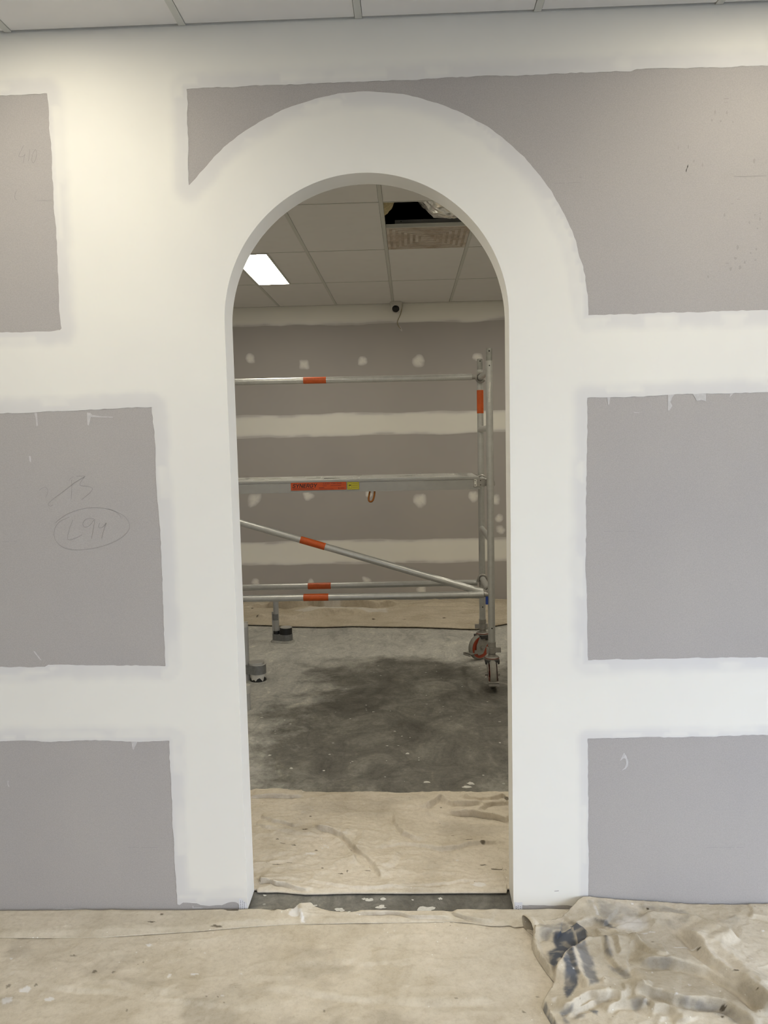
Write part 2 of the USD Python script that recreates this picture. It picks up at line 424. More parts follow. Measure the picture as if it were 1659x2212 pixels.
wl = thing('wall_left', 'plain wall on the left, outside the photo', kind='structure')
part('board', bx(XL - .1, XL, YF, YB, 0, TOP), M['wall_plain'], wl)
wr = thing('wall_right', 'wall on the right with tall shopfront openings, outside the photo', kind='structure')
part('board', join(bx(XR, XR + .1, -.7, YB, 0, TOP), bx(XR, XR + .1, YF, -5.4, 0, TOP), bx(XR, XR + .1, -5.4, -.7, 2.3, TOP), bx(XR, XR + .1, -5.4, -.7, 0, .05)), M['wall_plain'], wr)
for k in range(4):
    part('mullion', bx(XR + .02, XR + .08, -5.4 + 4.7 * k / 3 - .03, -5.4 + 4.7 * k / 3 + .03, .05, 2.3), M['glassframe'], wr)

# shopfront behind the viewer: low wall-to-wall glazing between mullions
SF = thing('wall_rear', 'shopfront wall with tall daylight openings, behind the viewer', kind='structure')
WX0, WX1, WZ0, WZ1 = 0.6, 3.35, 0.3, 2.3
part('board', join(bx(XL, WX0, YF - .1, YF, 0, TOP), bx(WX1, XR, YF - .1, YF, 0, TOP), bx(WX0, WX1, YF - .1, YF, WZ1, TOP), bx(WX0, WX1, YF - .1, YF, 0, WZ0)), M['wall_plain'], SF)
for k in range(5):
    x = WX0 + (WX1 - WX0) * k / 4
    part('mullion', bx(x - .03, x + .03, YF - .08, YF - .02, WZ0, WZ1), M['glassframe'], SF)
pv = thing('pavement', 'paved ground outside the shopfront, behind the viewer', kind='structure')
part('slab', join(bx(XL - 14, XR + 16, YF - 22, YF - .25, -.2, -.02), bx(XR + .35, XR + 16, YF - .25, 4, -.2, -.02)), M['pavement'], pv)
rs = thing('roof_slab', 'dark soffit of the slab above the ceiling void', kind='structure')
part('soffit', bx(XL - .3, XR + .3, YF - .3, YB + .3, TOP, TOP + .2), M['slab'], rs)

# ------------------------------------------------------------------ suspended ceiling: tees and tiles, all over
ce = thing('ceiling', 'suspended ceiling of plain white tiles in a metal grid', kind='structure')
XG = [-1.3445 + .6 * k for k in range(-4, 9)]
YG = [5.7 - 1.2 * k for k in range(0, 11)]
for x in XG[1:-1]:
    part('tee_bar', bx(x - .012, x + .012, YF, -0.003, H - .003, H + .035), M['tee'], ce)
    part('tee_bar', bx(x - .012, x + .012, WT + .003, YB - .003, H - .003, H + .035), M['tee'], ce)
OPEN = (2, 3)                                           # the cell that stands open, with the diffuser in it
LEDS = {(0, 4): (-1.331, -1.051), }


def tile(x0, x1, y0, y1):
    a, b, c, d = x0 + .0135, x1 - .0135, y0 + .0125, y1 - .007
    part('ceiling_tile', bx(a, b, c, d, H, H + .015), M['tile'], ce)


for i in range(len(XG) - 1):
    x0, x1 = XG[i], XG[i + 1]
    cuts = [-5.7, -5.17, -3.97, -2.77, -1.57, -.37, -.003]
    lit = [(-1.57, -.37), (-3.97, -2.77)] if i in (4, 8) else []
    cuts = sorted(set(round(c, 4) for c in cuts))
    for y0, y1 in zip(cuts[:-1], cuts[1:]):
        if y1 - y0 > .1:
            tile(x0 + (.306 - .0135 if any(abs(y0 - p) < .01 for p, _ in lit) else 0), x1, y0, y1)
    cuts = [WT + .003, .9, 2.1, 3.3, 4.5, 5.697]
    for j, (y0, y1) in enumerate(zip(cuts[:-1], cuts[1:])):
        if i == 6 and j == 2:
            continue                                    # the open cell
        if i in (4, 8) and j in (1, 3):
            tile(x0 + .306 - .0135, x1, y0, y1)          # beside a light panel
            continue
        tile(x0, x1, y0, y1)
for y in (.9, 2.1, 3.3, 4.5):
    for i in range(len(XG) - 1):
        part('cross_tee', bx(XG[i] + .0125, XG[i + 1] - .0125, y - .001, y + .012, H - .001, H + .03), M['tee'], ce)

# light panel in the room behind
for px0, py0, lab in ((-1.328, 3.315, 'bright flat rectangular light panel set in the ceiling of the room behind'), (-1.328, .915, 'flat light panel left of the arch in the room behind, outside the photo'),
                      (1.072, 3.315, 'flat light panel at the far right of the room behind, outside the photo'), (1.072, .915, 'flat light panel right of the arch in the room behind, outside the photo'),
                      (-1.328, -1.555, 'flat light panel near the left of the front wall, outside the photo'), (1.072, -1.555, 'flat light panel near the right of the front wall, outside the photo'),
                      (-1.328, -3.955, 'flat light panel over the left rear of the front room, outside the photo'), (1.072, -3.955, 'flat light panel over the right rear of the front room, outside the photo')):
    px1, py1 = px0 + .274, py0 + 1.17
    lp = thing('ceiling_light', lab, 'ceiling light', (px0 + .137, py0 + .585, H))
    part('diffuser', bx(px0, px1, py0, py1, H - .003, H + .004), M['led'], lp)
    part('frame', join(bx(px0 - .005, px0, py0 - .006, py1 + .006, H - .006, H + .03), bx(px1, px1 + .005, py0 - .006, py1 + .006, H - .006, H + .03), bx(px0 - .005, px1 + .005, py0 - .006, py0, H - .006, H + .03), bx(px0 - .005, px1 + .005, py1, py1 + .006, H - .006, H + .03), bx(px0 - .005, px1 + .005, py0 - .006, py1 + .006, H + .004, H + .03)), M['tee'], lp)
    part('tee_bar', bx(px1 + .005, px1 + .017, py0 - .014, py1 + .014, H - .003, H + .035), M['tee'], ce)

# ------------------------------------------------------------------ the front wall with the arch
wf = thing('wall_front', 'half-finished plasterboard partition with an arched opening', kind='structure')
th = np.linspace(0, math.pi, 97)
ARCH = [(AX + AR, 0.0)] + [(AX + AR * math.cos(t), AS + AR * math.sin(t)) for t in th] + [(AX - AR, 0.0)]
arch_poly = Polygon(ARCH + [(AX - AR, -.2), (AX + AR, -.2)])

p1 = [(-1.388, 2.964), (-1.291, 2.963), (-1.225, 2.964), (-1.223, 2.93), (-1.222, 2.907), (-1.22, 2.753), (-1.222, 2.613), (-1.221, 2.456), (-1.224, 2.249), (-1.221, 2.185), (-1.22, 2.17), (-1.226, 2.163), (-1.259, 2.16), (-1.342, 2.161), (-1.442, 2.16)]
p2 = [(-1.461, 1.878), (-1.377, 1.877), (-1.326, 1.877), (-1.293, 1.879), (-1.192, 1.881), (-1.058, 1.884), (-0.9116, 1.888), (-0.9091, 1.837), (-0.9069, 1.746), (-0.9096, 1.655), (-0.906, 1.522), (-0.9032, 1.439), (-0.9046, 1.27), (-0.9059, 1.133), (-0.9065, 1.013), (-0.9088, 0.9468), (-1.006, 0.9489), (-1.091, 0.9517), (-1.246, 0.9537), (-1.341, 0.9575), (-1.355, 0.9498), (-1.436, 0.9509), (-1.523, 0.9511)]
p3 = [(-1.542, 0.6678), (-1.472, 0.67), (-1.385, 0.6665), (-1.315, 0.6667), (-1.158, 0.6679), (-1.072, 0.6635), (-1.02, 0.6604), (-0.9508, 0.6624), (-0.9076, 0.6628), (-0.9091, 0.594), (-0.9077, 0.5497), (-0.9079, 0.4339), (-0.9086, 0.3443), (-0.9075, 0.2541), (-0.9082, 0.1635), (-0.9059, 0.0998), (-0.9038, 0.0303), (-0.8969, 0.0285), (-0.8841, 0.0376), (-0.8579, 0.0357), (-0.8316, 0.0338), (-0.8179, 0.0264), (-0.7969, 0.0236), (-0.7618, 0.0254), (-0.7355, 0.0244), (-0.7141, 0.0353), (-0.7, 0.038), (-0.686, 0.0371), (-0.6757, 0.0315), (-0.6676, 0.0151), (-0.7011, 0.0106), (-0.8066, 0.0018)]
p4 = [(1.244, 1.888), (1.15, 1.887), (1.071, 1.889), (0.9919, 1.888), (0.9125, 1.887), (0.8329, 1.884), (0.7531, 1.884), (0.6732, 1.883), (0.6235, 1.883), (0.623, 1.77), (0.6211, 1.629), (0.6185, 1.393), (0.6181, 1.272), (0.6204, 1.178), (0.6229, 1.091), (0.6258, 0.9468), (0.6759, 0.9479), (0.7254, 0.9506), (0.9226, 0.9498), (1.07, 0.9521), (1.168, 0.9491), (1.264, 0.9495)]
p5 = [(1.27, 0.6661), (1.173, 0.6645), (1.107, 0.6625), (1.074, 0.6594), (1.008, 0.6609), (0.9257, 0.66), (0.8429, 0.6617), (0.7433, 0.6609), (0.6768, 0.659), (0.6263, 0.6568), (0.627, 0.5631), (0.6265, 0.4407), (0.6283, 0.2108), (0.6288, 0.0012)]
p6 = [(1.22, 2.969), (1.1, 2.97), (0.9836, 2.97), (0.8701, 2.972), (0.7871, 2.972), (0.7656, 2.967), (0.7317, 2.968), (0.6545, 2.967), (0.568, 2.968), (0.4533, 2.967), (0.3585, 2.966), (0.2667, 2.97), (0.1715, 2.97), (0.065, 2.966), (-0.015, 2.966), (-0.0935, 2.966), (-0.2354, 2.966), (-0.3603, 2.965), (-0.5206, 2.965), (-0.6161, 2.964), (-0.7384, 2.962), (-0.7381, 2.913), (-0.7417, 2.86), (-0.7408, 2.799), (-0.7434, 2.722), (-0.7446, 2.645), (-0.7317, 2.658), (-0.6932, 2.698), (-0.6543, 2.736), (-0.6086, 2.773), (-0.5584, 2.807), (-0.5257, 2.827), (-0.4931, 2.845), (-0.4162, 2.882), (-0.356, 2.901), (-0.2972, 2.915), (-0.2222, 2.929), (-0.1652, 2.933), (-0.1156, 2.933), (-0.0629, 2.929), (-0.0147, 2.923), (0.054, 2.908), (0.1436, 2.878), (0.2028, 2.851), (0.2744, 2.811), (0.3195, 2.78), (0.3569, 2.748), (0.4095, 2.699), (0.4621, 2.638), (0.4988, 2.586), (0.5316, 2.532), (0.5489, 2.501), (0.5638, 2.467), (0.5819, 2.417), (0.5977, 2.362), (0.6087, 2.332), (0.6159, 2.298), (0.6215, 2.245), (0.6247, 2.199), (0.6263, 2.166), (0.7199, 2.166), (0.8306, 2.167), (0.9882, 2.167), (1.238, 2.167)]
p7 = [(0.3857, 0.022), (0.4404, 0.0211), (0.5086, 0.0191), (0.5512, 0.0208), (0.5852, 0.0184), (0.6243, 0.0178), (0.6243, 0.0001), (0.3856, -0.0001)]
p8 = [(-0.8137, 0.0011), (-0.7538, 0.0058), (-0.7011, 0.0093), (-0.6694, 0.0136), (-0.6701, -0.0032), (-0.8139, -0.0029)]
FAR_L, FAR_R = -2.35, 2.25
p1 = [(FAR_L, p1[0][1])] + p1 + [(FAR_L, p1[-1][1])]
p2 = [(FAR_L, p2[0][1])] + p2 + [(FAR_L, p2[-1][1])]
p3 = [(FAR_L, p3[0][1])] + p3 + [(FAR_L, .004)]
p4 = [(FAR_R, p4[0][1])] + p4 + [(FAR_R, p4[-1][1])]
p5 = [(FAR_R, p5[0][1])] + p5 + [(FAR_R, .004)]
p6 = [(FAR_R, p6[0][1])] + p6 + [(FAR_R, p6[-1][1])]
BARE = [(Polygon(p).buffer(0), w, s) for p, w, s in ((p1, .050, .0), (p2, .052, .0), (p3, .050, .02), (p4, .045, .0), (p5, .034, .08), (p6, .050, .0), (p7, .006, .6))]


def densify(ring, h):
    c = np.asarray(ring, float)
    out = []
    for a, b in zip(c[:-1], c[1:]):
        n = max(1, int(np.hypot(*(b - a)) / h))
        out.append(a + (b - a) * (np.arange(n) / n)[:, None])
    return np.vstack(out)


region = sbox(XL, 0.0, XR, H - .002).difference(arch_poly)
holes = []
bank = []
for g, w, s in BARE:
    d = densify(np.array(g.exterior.coords), .004)
    # slightly ragged trowel edge
    r = (noise(np.column_stack([d * 60, 0 * d[:, :1]]), 3) - .5) * .0030 + (noise(np.column_stack([d * 14, 0 * d[:, :1]]), 5) - .5) * .004
    cen = np.roll(d, -1, 0) - np.roll(d, 1, 0)
    nrm = np.column_stack([-cen[:, 1], cen[:, 0]]); nrm /= np.maximum(np.linalg.norm(nrm, axis=1, keepdims=True), 1e-9)
    d2 = d + nrm * r[:, None]
    d2[:, 1] = np.clip(d2[:, 1], .003, H)
    gg = Polygon(d2).buffer(0)
    holes.append((gg, w, s))
    bank.append((d2, w, s))
hole_union = shapely.union_all([h[0] for h in holes] + [Polygon(p8).buffer(0)])
compound_region = region.difference(hole_union)
bd = [densify(np.array(r.coords), .005) for q in getattr(compound_region, 'geoms', [compound_region]) for r in [q.exterior, *q.interiors]]
# long straight outer edges do not need fine sampling but it is harmless
bd = np.vstack(bd)
h = .013
gx, gz = np.meshgrid(np.arange(XL + h / 2, XR, h), np.arange(h / 2, H - .002, h))
gp = np.column_stack([gx.ravel(), gz.ravel()])
gp = gp[shapely.contains_xy(compound_region, gp)]
gp = gp[cKDTree(bd).query(gp)[0] > .006]
pts = np.vstack([bd, gp])
pts = np.unique(np.round(pts, 5), axis=0)
tri = Delaunay(pts).simplices
cen = pts[tri].mean(1)
tri = tri[shapely.contains_xy(compound_region, cen)]
e1, e2 = pts[tri[:, 1]] - pts[tri[:, 0]], pts[tri[:, 2]] - pts[tri[:, 0]]
area = e1[:, 0] * e2[:, 1] - e1[:, 1] * e2[:, 0]
tri[area < 0] = tri[area < 0][:, ::-1]
coat = np.ones(len(pts))
q3 = np.column_stack([pts, 0 * pts[:, :1]])
for d2, w, s in bank:
    dist = cKDTree(d2).query(pts)[0]
    ww = w * (1 + .45 * (fbm(q3 * 5 + 11 * w, 3, 2) - .5) + .2 * (noise(q3 * 26, 9) - .5))
    edge = .22 * w + .35 * w * noise(q3 * 3.5, 17)
    c = s + (1 - s) * sstep(ww - edge, ww + edge, dist) + .30 * np.clip(dist / ww, 0, 1) * (dist < ww + edge) * (1 - sstep(ww - edge, ww + edge, dist))
    c = np.maximum(c, .55 * sstep(.50, .58, noise(q3 * 8, 23)) * (dist > .25 * w) + .25 * (noise(q3 * 30, 29) - .3))
    coat = np.minimum(coat, c)
v = np.column_stack([pts[:, 0], np.zeros(len(pts)), pts[:, 1]])
part('joint_compound', (v, tri), M['compound'], wf, label='white plaster joint compound with feathered edges', primvars={'coat': coat})
for gg, w, s in holes:
    part('plasterboard_panel', flat_xz(gg.buffer(.004).intersection(sbox(XL, .003, XR, H)), .0009), M['paper'], wf)
# core of the wall, its rear lining and the reveal of the arch
core = sbox(XL, .016, XR, TOP).difference(Polygon(ARCH + [(AX - AR, -.2), (AX + AR, -.2)]).buffer(.0015))
part('core', plate_xz(core, .0022, WT - .001), M['coat_plain'], wf)
part('rear_lining', flat_xz(sbox(XL, .01, XR, H - .003).difference(arch_poly), WT), M['coat_plain'], wf)
ring = np.array([(AX + AR, .008)] + ARCH[1:-1] + [(AX - AR, .008)])
n = len(ring)
prof = [(-.0003, .0012), (.0009, .0002), (.003, 0), (WT - .002, 0), (WT, .0012)]
out = np.column_stack([np.concatenate([[1.0], np.cos(th), [-1.0]]), np.concatenate([[0.0], np.sin(th), [0.0]])])
rows = [np.column_stack([ring[:, 0] + out[:, 0] * o, np.full(n, y), ring[:, 1] + out[:, 1] * o]) for y, o in prof]
f = []
for k in range(len(prof) - 1):
    for i in range(n - 1):
        a, b = k * n + i, k * n + i + 1
        f += [[a, b, b + n], [a, b + n, a + n]]
part('arch_reveal', (np.vstack(rows), np.array(f)), M['reveal'], wf, smooth=50)
# timber plate glimpsed under the raised edge of the board, left of the arch
part('bottom_plate', bx(-1.9, AX - AR - .012, .0035, .03, 0.0005, .017), M['timber'], wf)
part('bottom_plate', bx(AX + AR + .012, 2.2, .0035, .03, 0.0005, .017), M['timber'], wf)
# perforated corner beads at both feet of the arch
for poly, cols in (([(-0.6703, 0.0521), (-0.6621, 0.0514), (-0.6588, 0.0485), (-0.6529, 0.0406), (-0.6463, 0.0349), (-0.643, 0.0306), (-0.6407, -0.0045), (-0.6519, -0.0045), (-0.6566, -0.002), (-0.6717, -0.0026)], [(-0.6652, 0.0421), (-0.6654, 0.0357), (-0.6658, 0.0292), (-0.6661, 0.0228), (-0.6663, 0.0163), (-0.6667, 0.0106), (-0.6669, 0.0041), (-0.6576, 0.0414), (-0.6579, 0.0349), (-0.6583, 0.0285), (-0.6587, 0.022), (-0.6591, 0.0156), (-0.6593, 0.0099), (-0.659, 0.0041), (-0.6514, 0.0363), (-0.6511, 0.0306), (-0.6512, 0.0249), (-0.6514, 0.0192), (-0.6515, 0.0134), (-0.6516, 0.0077)]),
                   ([(0.3574, 0.0351), (0.3684, 0.0337), (0.3804, 0.0336), (0.3855, 0.035), (0.3859, 0.0025), (0.3572, 0.0022)], [(0.3637, 0.0178), (0.3638, 0.0113), (0.3639, 0.0051), (0.371, 0.0202), (0.3698, 0.0138), (0.3711, 0.0075), (0.379, 0.0181), (0.3792, 0.0117)])):
    b = Polygon(poly).buffer(0)
    hs = shapely.union_all([Point(q).buffer(.0015, 4) for q in cols])
    cb = part('corner_bead', plate_xz(b.difference(hs), -.0016, -.0008), M['bead'], wf, label='perforated metal corner bead left bare at the foot of the arch')
    part('punched_hole', flat_xz(hs.buffer(.0006, 2), -.0005), M['black'], cb, kind='stuff')

# pencil notes, printed marks and smears on the boards
y0 = .0003
Z6 = None
PENCIL = [
    # struck-out number on the left middle board
    ([(-1.336, 1.598), (-1.324, 1.608), (-1.312, 1.61), (-1.304, 1.603), (-1.306, 1.587), (-1.314, 1.573)], .0014), ([(-1.165, 1.646), (-1.198, 1.629), (-1.227, 1.608), (-1.257, 1.587), (-1.287, 1.567), (-1.304, 1.553), (-1.308, 1.545), (-1.299, 1.54), (-1.288, 1.546)], .0018),
    ([(-1.216, 1.634), (-1.216, 1.608), (-1.219, 1.585), (-1.221, 1.565)], .0016), ([(-1.226, 1.63), (-1.22, 1.639), (-1.208, 1.646)], .0012), ([(-1.197, 1.647), (-1.179, 1.647), (-1.165, 1.648), (-1.176, 1.634), (-1.187, 1.621), (-1.186, 1.613), (-1.17, 1.611), (-1.153, 1.609), (-1.14, 1.602), (-1.144, 1.594), (-1.155, 1.583), (-1.17, 1.572), (-1.184, 1.562)], .0018),
    # ringed number
    ([(-1.284, 1.48), (-1.265, 1.496), (-1.233, 1.515), (-1.186, 1.529), (-1.14, 1.534), (-1.095, 1.529), (-1.056, 1.516), (-1.026, 1.497), (-1.012, 1.471), (-1.017, 1.446), (-1.044, 1.421), (-1.091, 1.399), (-1.149, 1.384), (-1.206, 1.379), (-1.252, 1.384), (-1.282, 1.405), (-1.293, 1.431), (-1.288, 1.462), (-1.269, 1.486), (-1.231, 1.5)], .0017),
    ([(-1.089, 1.528), (-1.062, 1.517), (-1.046, 1.503), (-1.043, 1.49)], .0012),
    ([(-1.219, 1.49), (-1.226, 1.475), (-1.233, 1.46), (-1.24, 1.438), (-1.245, 1.421), (-1.236, 1.417), (-1.221, 1.421), (-1.204, 1.427), (-1.188, 1.435)], .0018),
    ([(-1.143, 1.492), (-1.157, 1.495), (-1.171, 1.492), (-1.182, 1.482), (-1.185, 1.469), (-1.176, 1.461), (-1.161, 1.466), (-1.149, 1.479), (-1.139, 1.494), (-1.142, 1.476), (-1.147, 1.454), (-1.152, 1.434), (-1.155, 1.42)], .0018),
    ([(-1.121, 1.477), (-1.128, 1.465), (-1.125, 1.458), (-1.113, 1.46), (-1.104, 1.469), (-1.096, 1.48), (-1.103, 1.464), (-1.111, 1.444), (-1.118, 1.42)], .0018),
    # 410 on the upper left board
    ([(-1.317, 2.796), (-1.326, 2.78), (-1.335, 2.764), (-1.336, 2.759), (-1.325, 2.758), (-1.316, 2.762), (-1.312, 2.771), (-1.317, 2.757), (-1.322, 2.736)], .0016), ([(-1.295, 2.78), (-1.298, 2.764), (-1.303, 2.743)], .0016),
    ([(-1.275, 2.782), (-1.283, 2.773), (-1.29, 2.756), (-1.291, 2.741), (-1.287, 2.735), (-1.279, 2.743), (-1.273, 2.761), (-1.272, 2.775), (-1.276, 2.782)], .0016), ([(-1.352, 2.645), (-1.358, 2.632), (-1.36, 2.619), (-1.352, 2.613)], .0018)]
part('pencil_mark', join(*[ribbon(a, w * .75, y0) for a, w in PENCIL[:5]]), M['pencil'], wf, label='struck-out pencilled number')
part('pencil_mark', join(*[ribbon(a, w * .75, y0) for a, w in PENCIL[5:10]]), M['pencil'], wf, label='pencilled number with a ring drawn round it')
part('pencil_mark', join(*[ribbon(a, w * .75, y0) for a, w in PENCIL[10:]]), M['pencil'], wf, label='small pencilled 410')
DASH = [[(-1.486, 1.415), (-1.46, 1.415)], [(-1.454, 1.415), (-1.428, 1.415)], [(-0.9357, 1.415), (-0.9084, 1.414)], [(0.6814, 1.414), (0.7049, 1.413)], [(0.7196, 1.413), (0.7548, 1.413)], [(0.7683, 1.412), (0.7941, 1.412)],
        [(1.06, 0.2431), (1.097, 0.2429)], [(1.105, 0.2435), (1.114, 0.2434)], [(1.122, 0.2434), (1.156, 0.2432)], [(1.166, 0.2432), (1.193, 0.2424)], [(-1.081, 0.2537), (-1.04, 0.2535)], [(-1.031, 0.2541), (-0.9689, 0.2538)],
        [(0.5096, 2.611), (0.5467, 2.611)], [(0.5546, 2.611), (0.5995, 2.611)], [(1.114, 2.614), (1.166, 2.614)], [(1.176, 2.614), (1.223, 2.614)], [(-1.282, 2.61), (-1.229, 2.608)]]
part('printed_dash', join(*[ribbon(a, .0009, y0) for a in DASH]), M['pencil_faint'], wf, label='faint dashed printing of the board', kind='stuff')
SMEAR = [[(0.7426, 0.5726), (0.7504, 0.5913), (0.7571, 0.6035), (0.765, 0.5917), (0.7724, 0.5699), (0.772, 0.5547), (0.763, 0.543), (0.7484, 0.5361), (0.7596, 0.5477), (0.7652, 0.5624), (0.7628, 0.58), (0.7555, 0.583), (0.7482, 0.5772)], [(-1.393, 0.0081), (-1.369, 0.013), (-1.315, 0.0154), (-1.273, 0.0128), (-1.237, 0.0058), (-1.315, 0.0085)], [(-0.8487, 0.0229), (-0.8446, 0.0229), (-0.8437, 0.0167), (-0.8093, 0.0166), (-0.8106, 0.0129), (-0.8492, 0.0124)],
         [(-1.523, 0.5168), (-1.52, 0.5155), (-1.521, 0.5022), (-1.517, 0.4925), (-1.521, 0.4931), (-1.524, 0.5022)], [(-1.337, 1.877), (-1.327, 1.877), (-1.326, 1.831), (-1.332, 1.828), (-1.332, 1.856)], [(-1.146, 1.873), (-1.133, 1.871), (-1.128, 1.864), (-1.094, 1.858), (-1.052, 1.856), (-1.055, 1.853), (-1.111, 1.855), (-1.133, 1.857), (-1.142, 1.827), (-1.147, 1.83)],
         [(0.9003, 1.895), (0.9307, 1.897), (0.9165, 1.879), (0.9098, 1.862), (0.9169, 1.849), (0.9067, 1.833), (0.9015, 1.833)], [(0.9854, 1.889), (1.032, 1.889), (1.032, 1.861), (1.017, 1.867), (1.001, 1.864)], [(0.7843, 1.83), (0.8028, 1.829), (0.804, 1.827), (0.7855, 1.828)], [(1.115, 1.886), (1.126, 1.887), (1.113, 1.874)], [(0.6915, 1.884), (0.7031, 1.884), (0.6986, 1.858), (0.6951, 1.858)],
         [(-1.395, 1.008), (-1.389, 1.008), (-1.365, 0.9726), (-1.372, 0.9756)], [(-1.048, 0.6627), (-1.025, 0.6625), (-1.041, 0.6316), (-1.045, 0.6346)], [(-1.366, 1.723), (-1.359, 1.722), (-1.359, 1.7), (-1.364, 1.703)]]
for k, a in enumerate(SMEAR):
    part('plaster_smear', flat_xz(a, .0001), M['smear'], wf)
SM = []
for px, pz, a, b in [(1.109, 2.309, 0.004, 0.006), (1.14, 2.313, 0.0045, 0.007), (1.187, 2.486, 0.0035, 0.0025), (1.204, 2.472, 0.003, 0.005), (1.196, 2.441, 0.003, 0.003), (1.194, 2.372, 0.003, 0.004), (1.175, 2.36, 0.003, 0.003), (1.131, 2.38, 0.004, 0.007), (1.124, 2.344, 0.005, 0.005), (1.156, 2.33, 0.003, 0.006), (1.191, 2.336, 0.003, 0.003), (1.131, 2.539, 0.006, 0.0012), (1.11, 2.525, 0.006, 0.0012), (1.085, 2.489, 0.003, 0.006), (1.169, 2.461, 0.003, 0.004), (1.098, 2.328, 0.006, 0.002), (1.205, 2.491, 0.003, 0.002), (1.033, 2.285, 0.003, 0.004)] + [(1.085, 2.868, 0.009, 0.0022), (1.084, 2.856, 0.008, 0.001), (1.087, 2.823, 0.003, 0.005), (1.067, 2.796, 0.003, 0.004), (0.9592, 2.652, 0.0016, 0.006), (0.9552, 2.64, 0.0016, 0.005), (0.9003, 2.683, 0.0014, 0.005), (1.006, 2.77, 0.0012, 0.003), (0.9799, 2.669, 0.003, 0.004), (1.009, 2.656, 0.0025, 0.006), (1.181, 2.663, 0.004, 0.008), (0.961, 2.716, 0.002, 0.007), (0.9271, 2.715, 0.0015, 0.007), (1.108, 2.792, 0.002, 0.004), (0.5995, 2.628, 0.004, 0.0014), (1.038, 2.8, 0.003, 0.004), (1.048, 2.825, 0.003, 0.006)]:
    t = np.linspace(0, 2 * math.pi, 11)[:-1]
    SM.append(flat_xz([(px + a * math.cos(q) * (1 + .25 * math.sin(3 * q + px * 90)), pz + b * math.sin(q) * (1 + .2 * math.cos(2 * q + pz * 70))) for q in t], y0))
part('dirt_smudge', join(*SM), M['smudge'], wf, label='dark smudges left by hands', kind='stuff')
part('scuff_mark', join(ribbon([(0.5046, 0.0769), (0.512, 0.0781), (0.5206, 0.0786)], .002, -.0003), ribbon([(0.9532, 2.635), (0.9618, 2.659)], .0018, y0)), M['pencil'], wf)

# ------------------------------------------------------------------ rear wall of the room behind
wb = thing('wall_back', 'far plasterboard wall with three plastered joints and rows of filled screws', kind='structure')
part('plasterboard_panel', bx(XL, XR, YB, YB + .1, 0, TOP), M['paper'], wb)


def band(zlo, zhi, seed, y, fade, top=True, bottom=True):
    nx, nz = 420, 16
    x = np.linspace(XL, XR, nx)
    e1 = (fbm(np.column_stack([x * 3, 0 * x, 0 * x + seed]), 4, seed) - .5) * .035
    e2 = (fbm(np.column_stack([x * 3, 0 * x + 5, 0 * x + seed]), 4, seed + 7) - .5) * .035
    lo, hi = zlo + (e1 if bottom else 0), zhi + (e2 if top else 0)
    t = np.linspace(0, 1, nz)[:, None]
    Z = lo + (hi - lo) * t
    X = np.broadcast_to(x, Z.shape)
    d = np.minimum((Z - lo) if bottom else 9, (hi - Z) if top else 9)
    c = sstep(0, fade, d + (fbm(np.stack([X * 4, Z * 9, 0 * X + seed], -1), 3, seed) - .5) * fade * .9)
    i, j = np.meshgrid(np.arange(nx - 1), np.arange(nz - 1))
    a = (j * nx + i).ravel()
    f = np.vstack([np.column_stack([a, a + 1, a + nx + 1]), np.column_stack([a, a + nx + 1, a + nx])])
    return (np.column_stack([X.ravel(), np.full(X.size, y), Z.ravel()]), f), .15 + .85 * c.ravel(), (.55 * (1 - sstep(.0, .35, c))).ravel()


for zl, zh, s, tp in ((2.965, H, 3, False), (1.800, 2.035, 5, True), (.415, .68, 8, True)):
    m, c, ba = band(zl, zh, s, YB - .001, .05, top=tp)
    part('joint_compound', m, M['compound'], wb, label='white plastered joint across the far wall', primvars={'coat': c, 'bare': ba})
for k, (x, z, r) in enumerate([(-1.674, 2.637, .055), (-1.099, 2.565, .052), (-.479, 2.588, .052), (.112, 2.57, .066), (.735, 2.59, .05), (-1.68, 1.135, .075), (-1.102, 1.165, .062), (.10, 1.10, .075), (.67, 1.13, .06), (.886, 1.09, .06), (.944, .883, .05), (.965, .758, .05), (-1.698, .235, .05), (-1.096, .225, .04), (-.492, .235, .05), (.098, .122, .055), (-.45, 1.17, .04)]):
    t = np.linspace(0, 2 * math.pi, 19)[:-1]
    rad = r * (.70 + .65 * noise(np.column_stack([np.cos(t) * 1.5 + k * 7, np.sin(t) * 1.5, 0 * t]), 4))
    sq = np.minimum(1 / np.maximum(abs(np.cos(t)), .001), 1 / np.maximum(abs(np.sin(t)), .001)) ** .3
    P = [np.array([[x, z]])]
    cc = [np.array([.9])]
    bb = [np.array([0.0])]
    for s_, c_, b_ in ((.5, .6, .05), (.78, .2, .35), (1.0, .0, .88)):
        P.append(np.column_stack([x + np.cos(t) * rad * s_ * sq, z + np.sin(t) * rad * s_ * sq]))
        cc.append(np.full(18, c_)); bb.append(np.clip(b_ + .5 * (noise(np.column_stack([np.cos(t) * 2.2 + k * 3, np.sin(t) * 2.2, 0 * t]), 11) - .5), 0, .95))
    P = np.vstack(P)
    f = [[0, 1 + i, 1 + (i + 1) % 18] for i in range(18)]
    for q in range(2):
        o = 1 + q * 18
        for i in range(18):
            a, b = o + i, o + (i + 1) % 18
            f += [[a, a + 18, b + 18], [a, b + 18, b]]
    part('plaster_dab', (np.column_stack([P[:, 0], np.full(len(P), YB - .0012), P[:, 1]]), np.array(f)), M['compound'], wb, primvars={'coat': np.concatenate(cc), 'bare': np.concatenate(bb)})

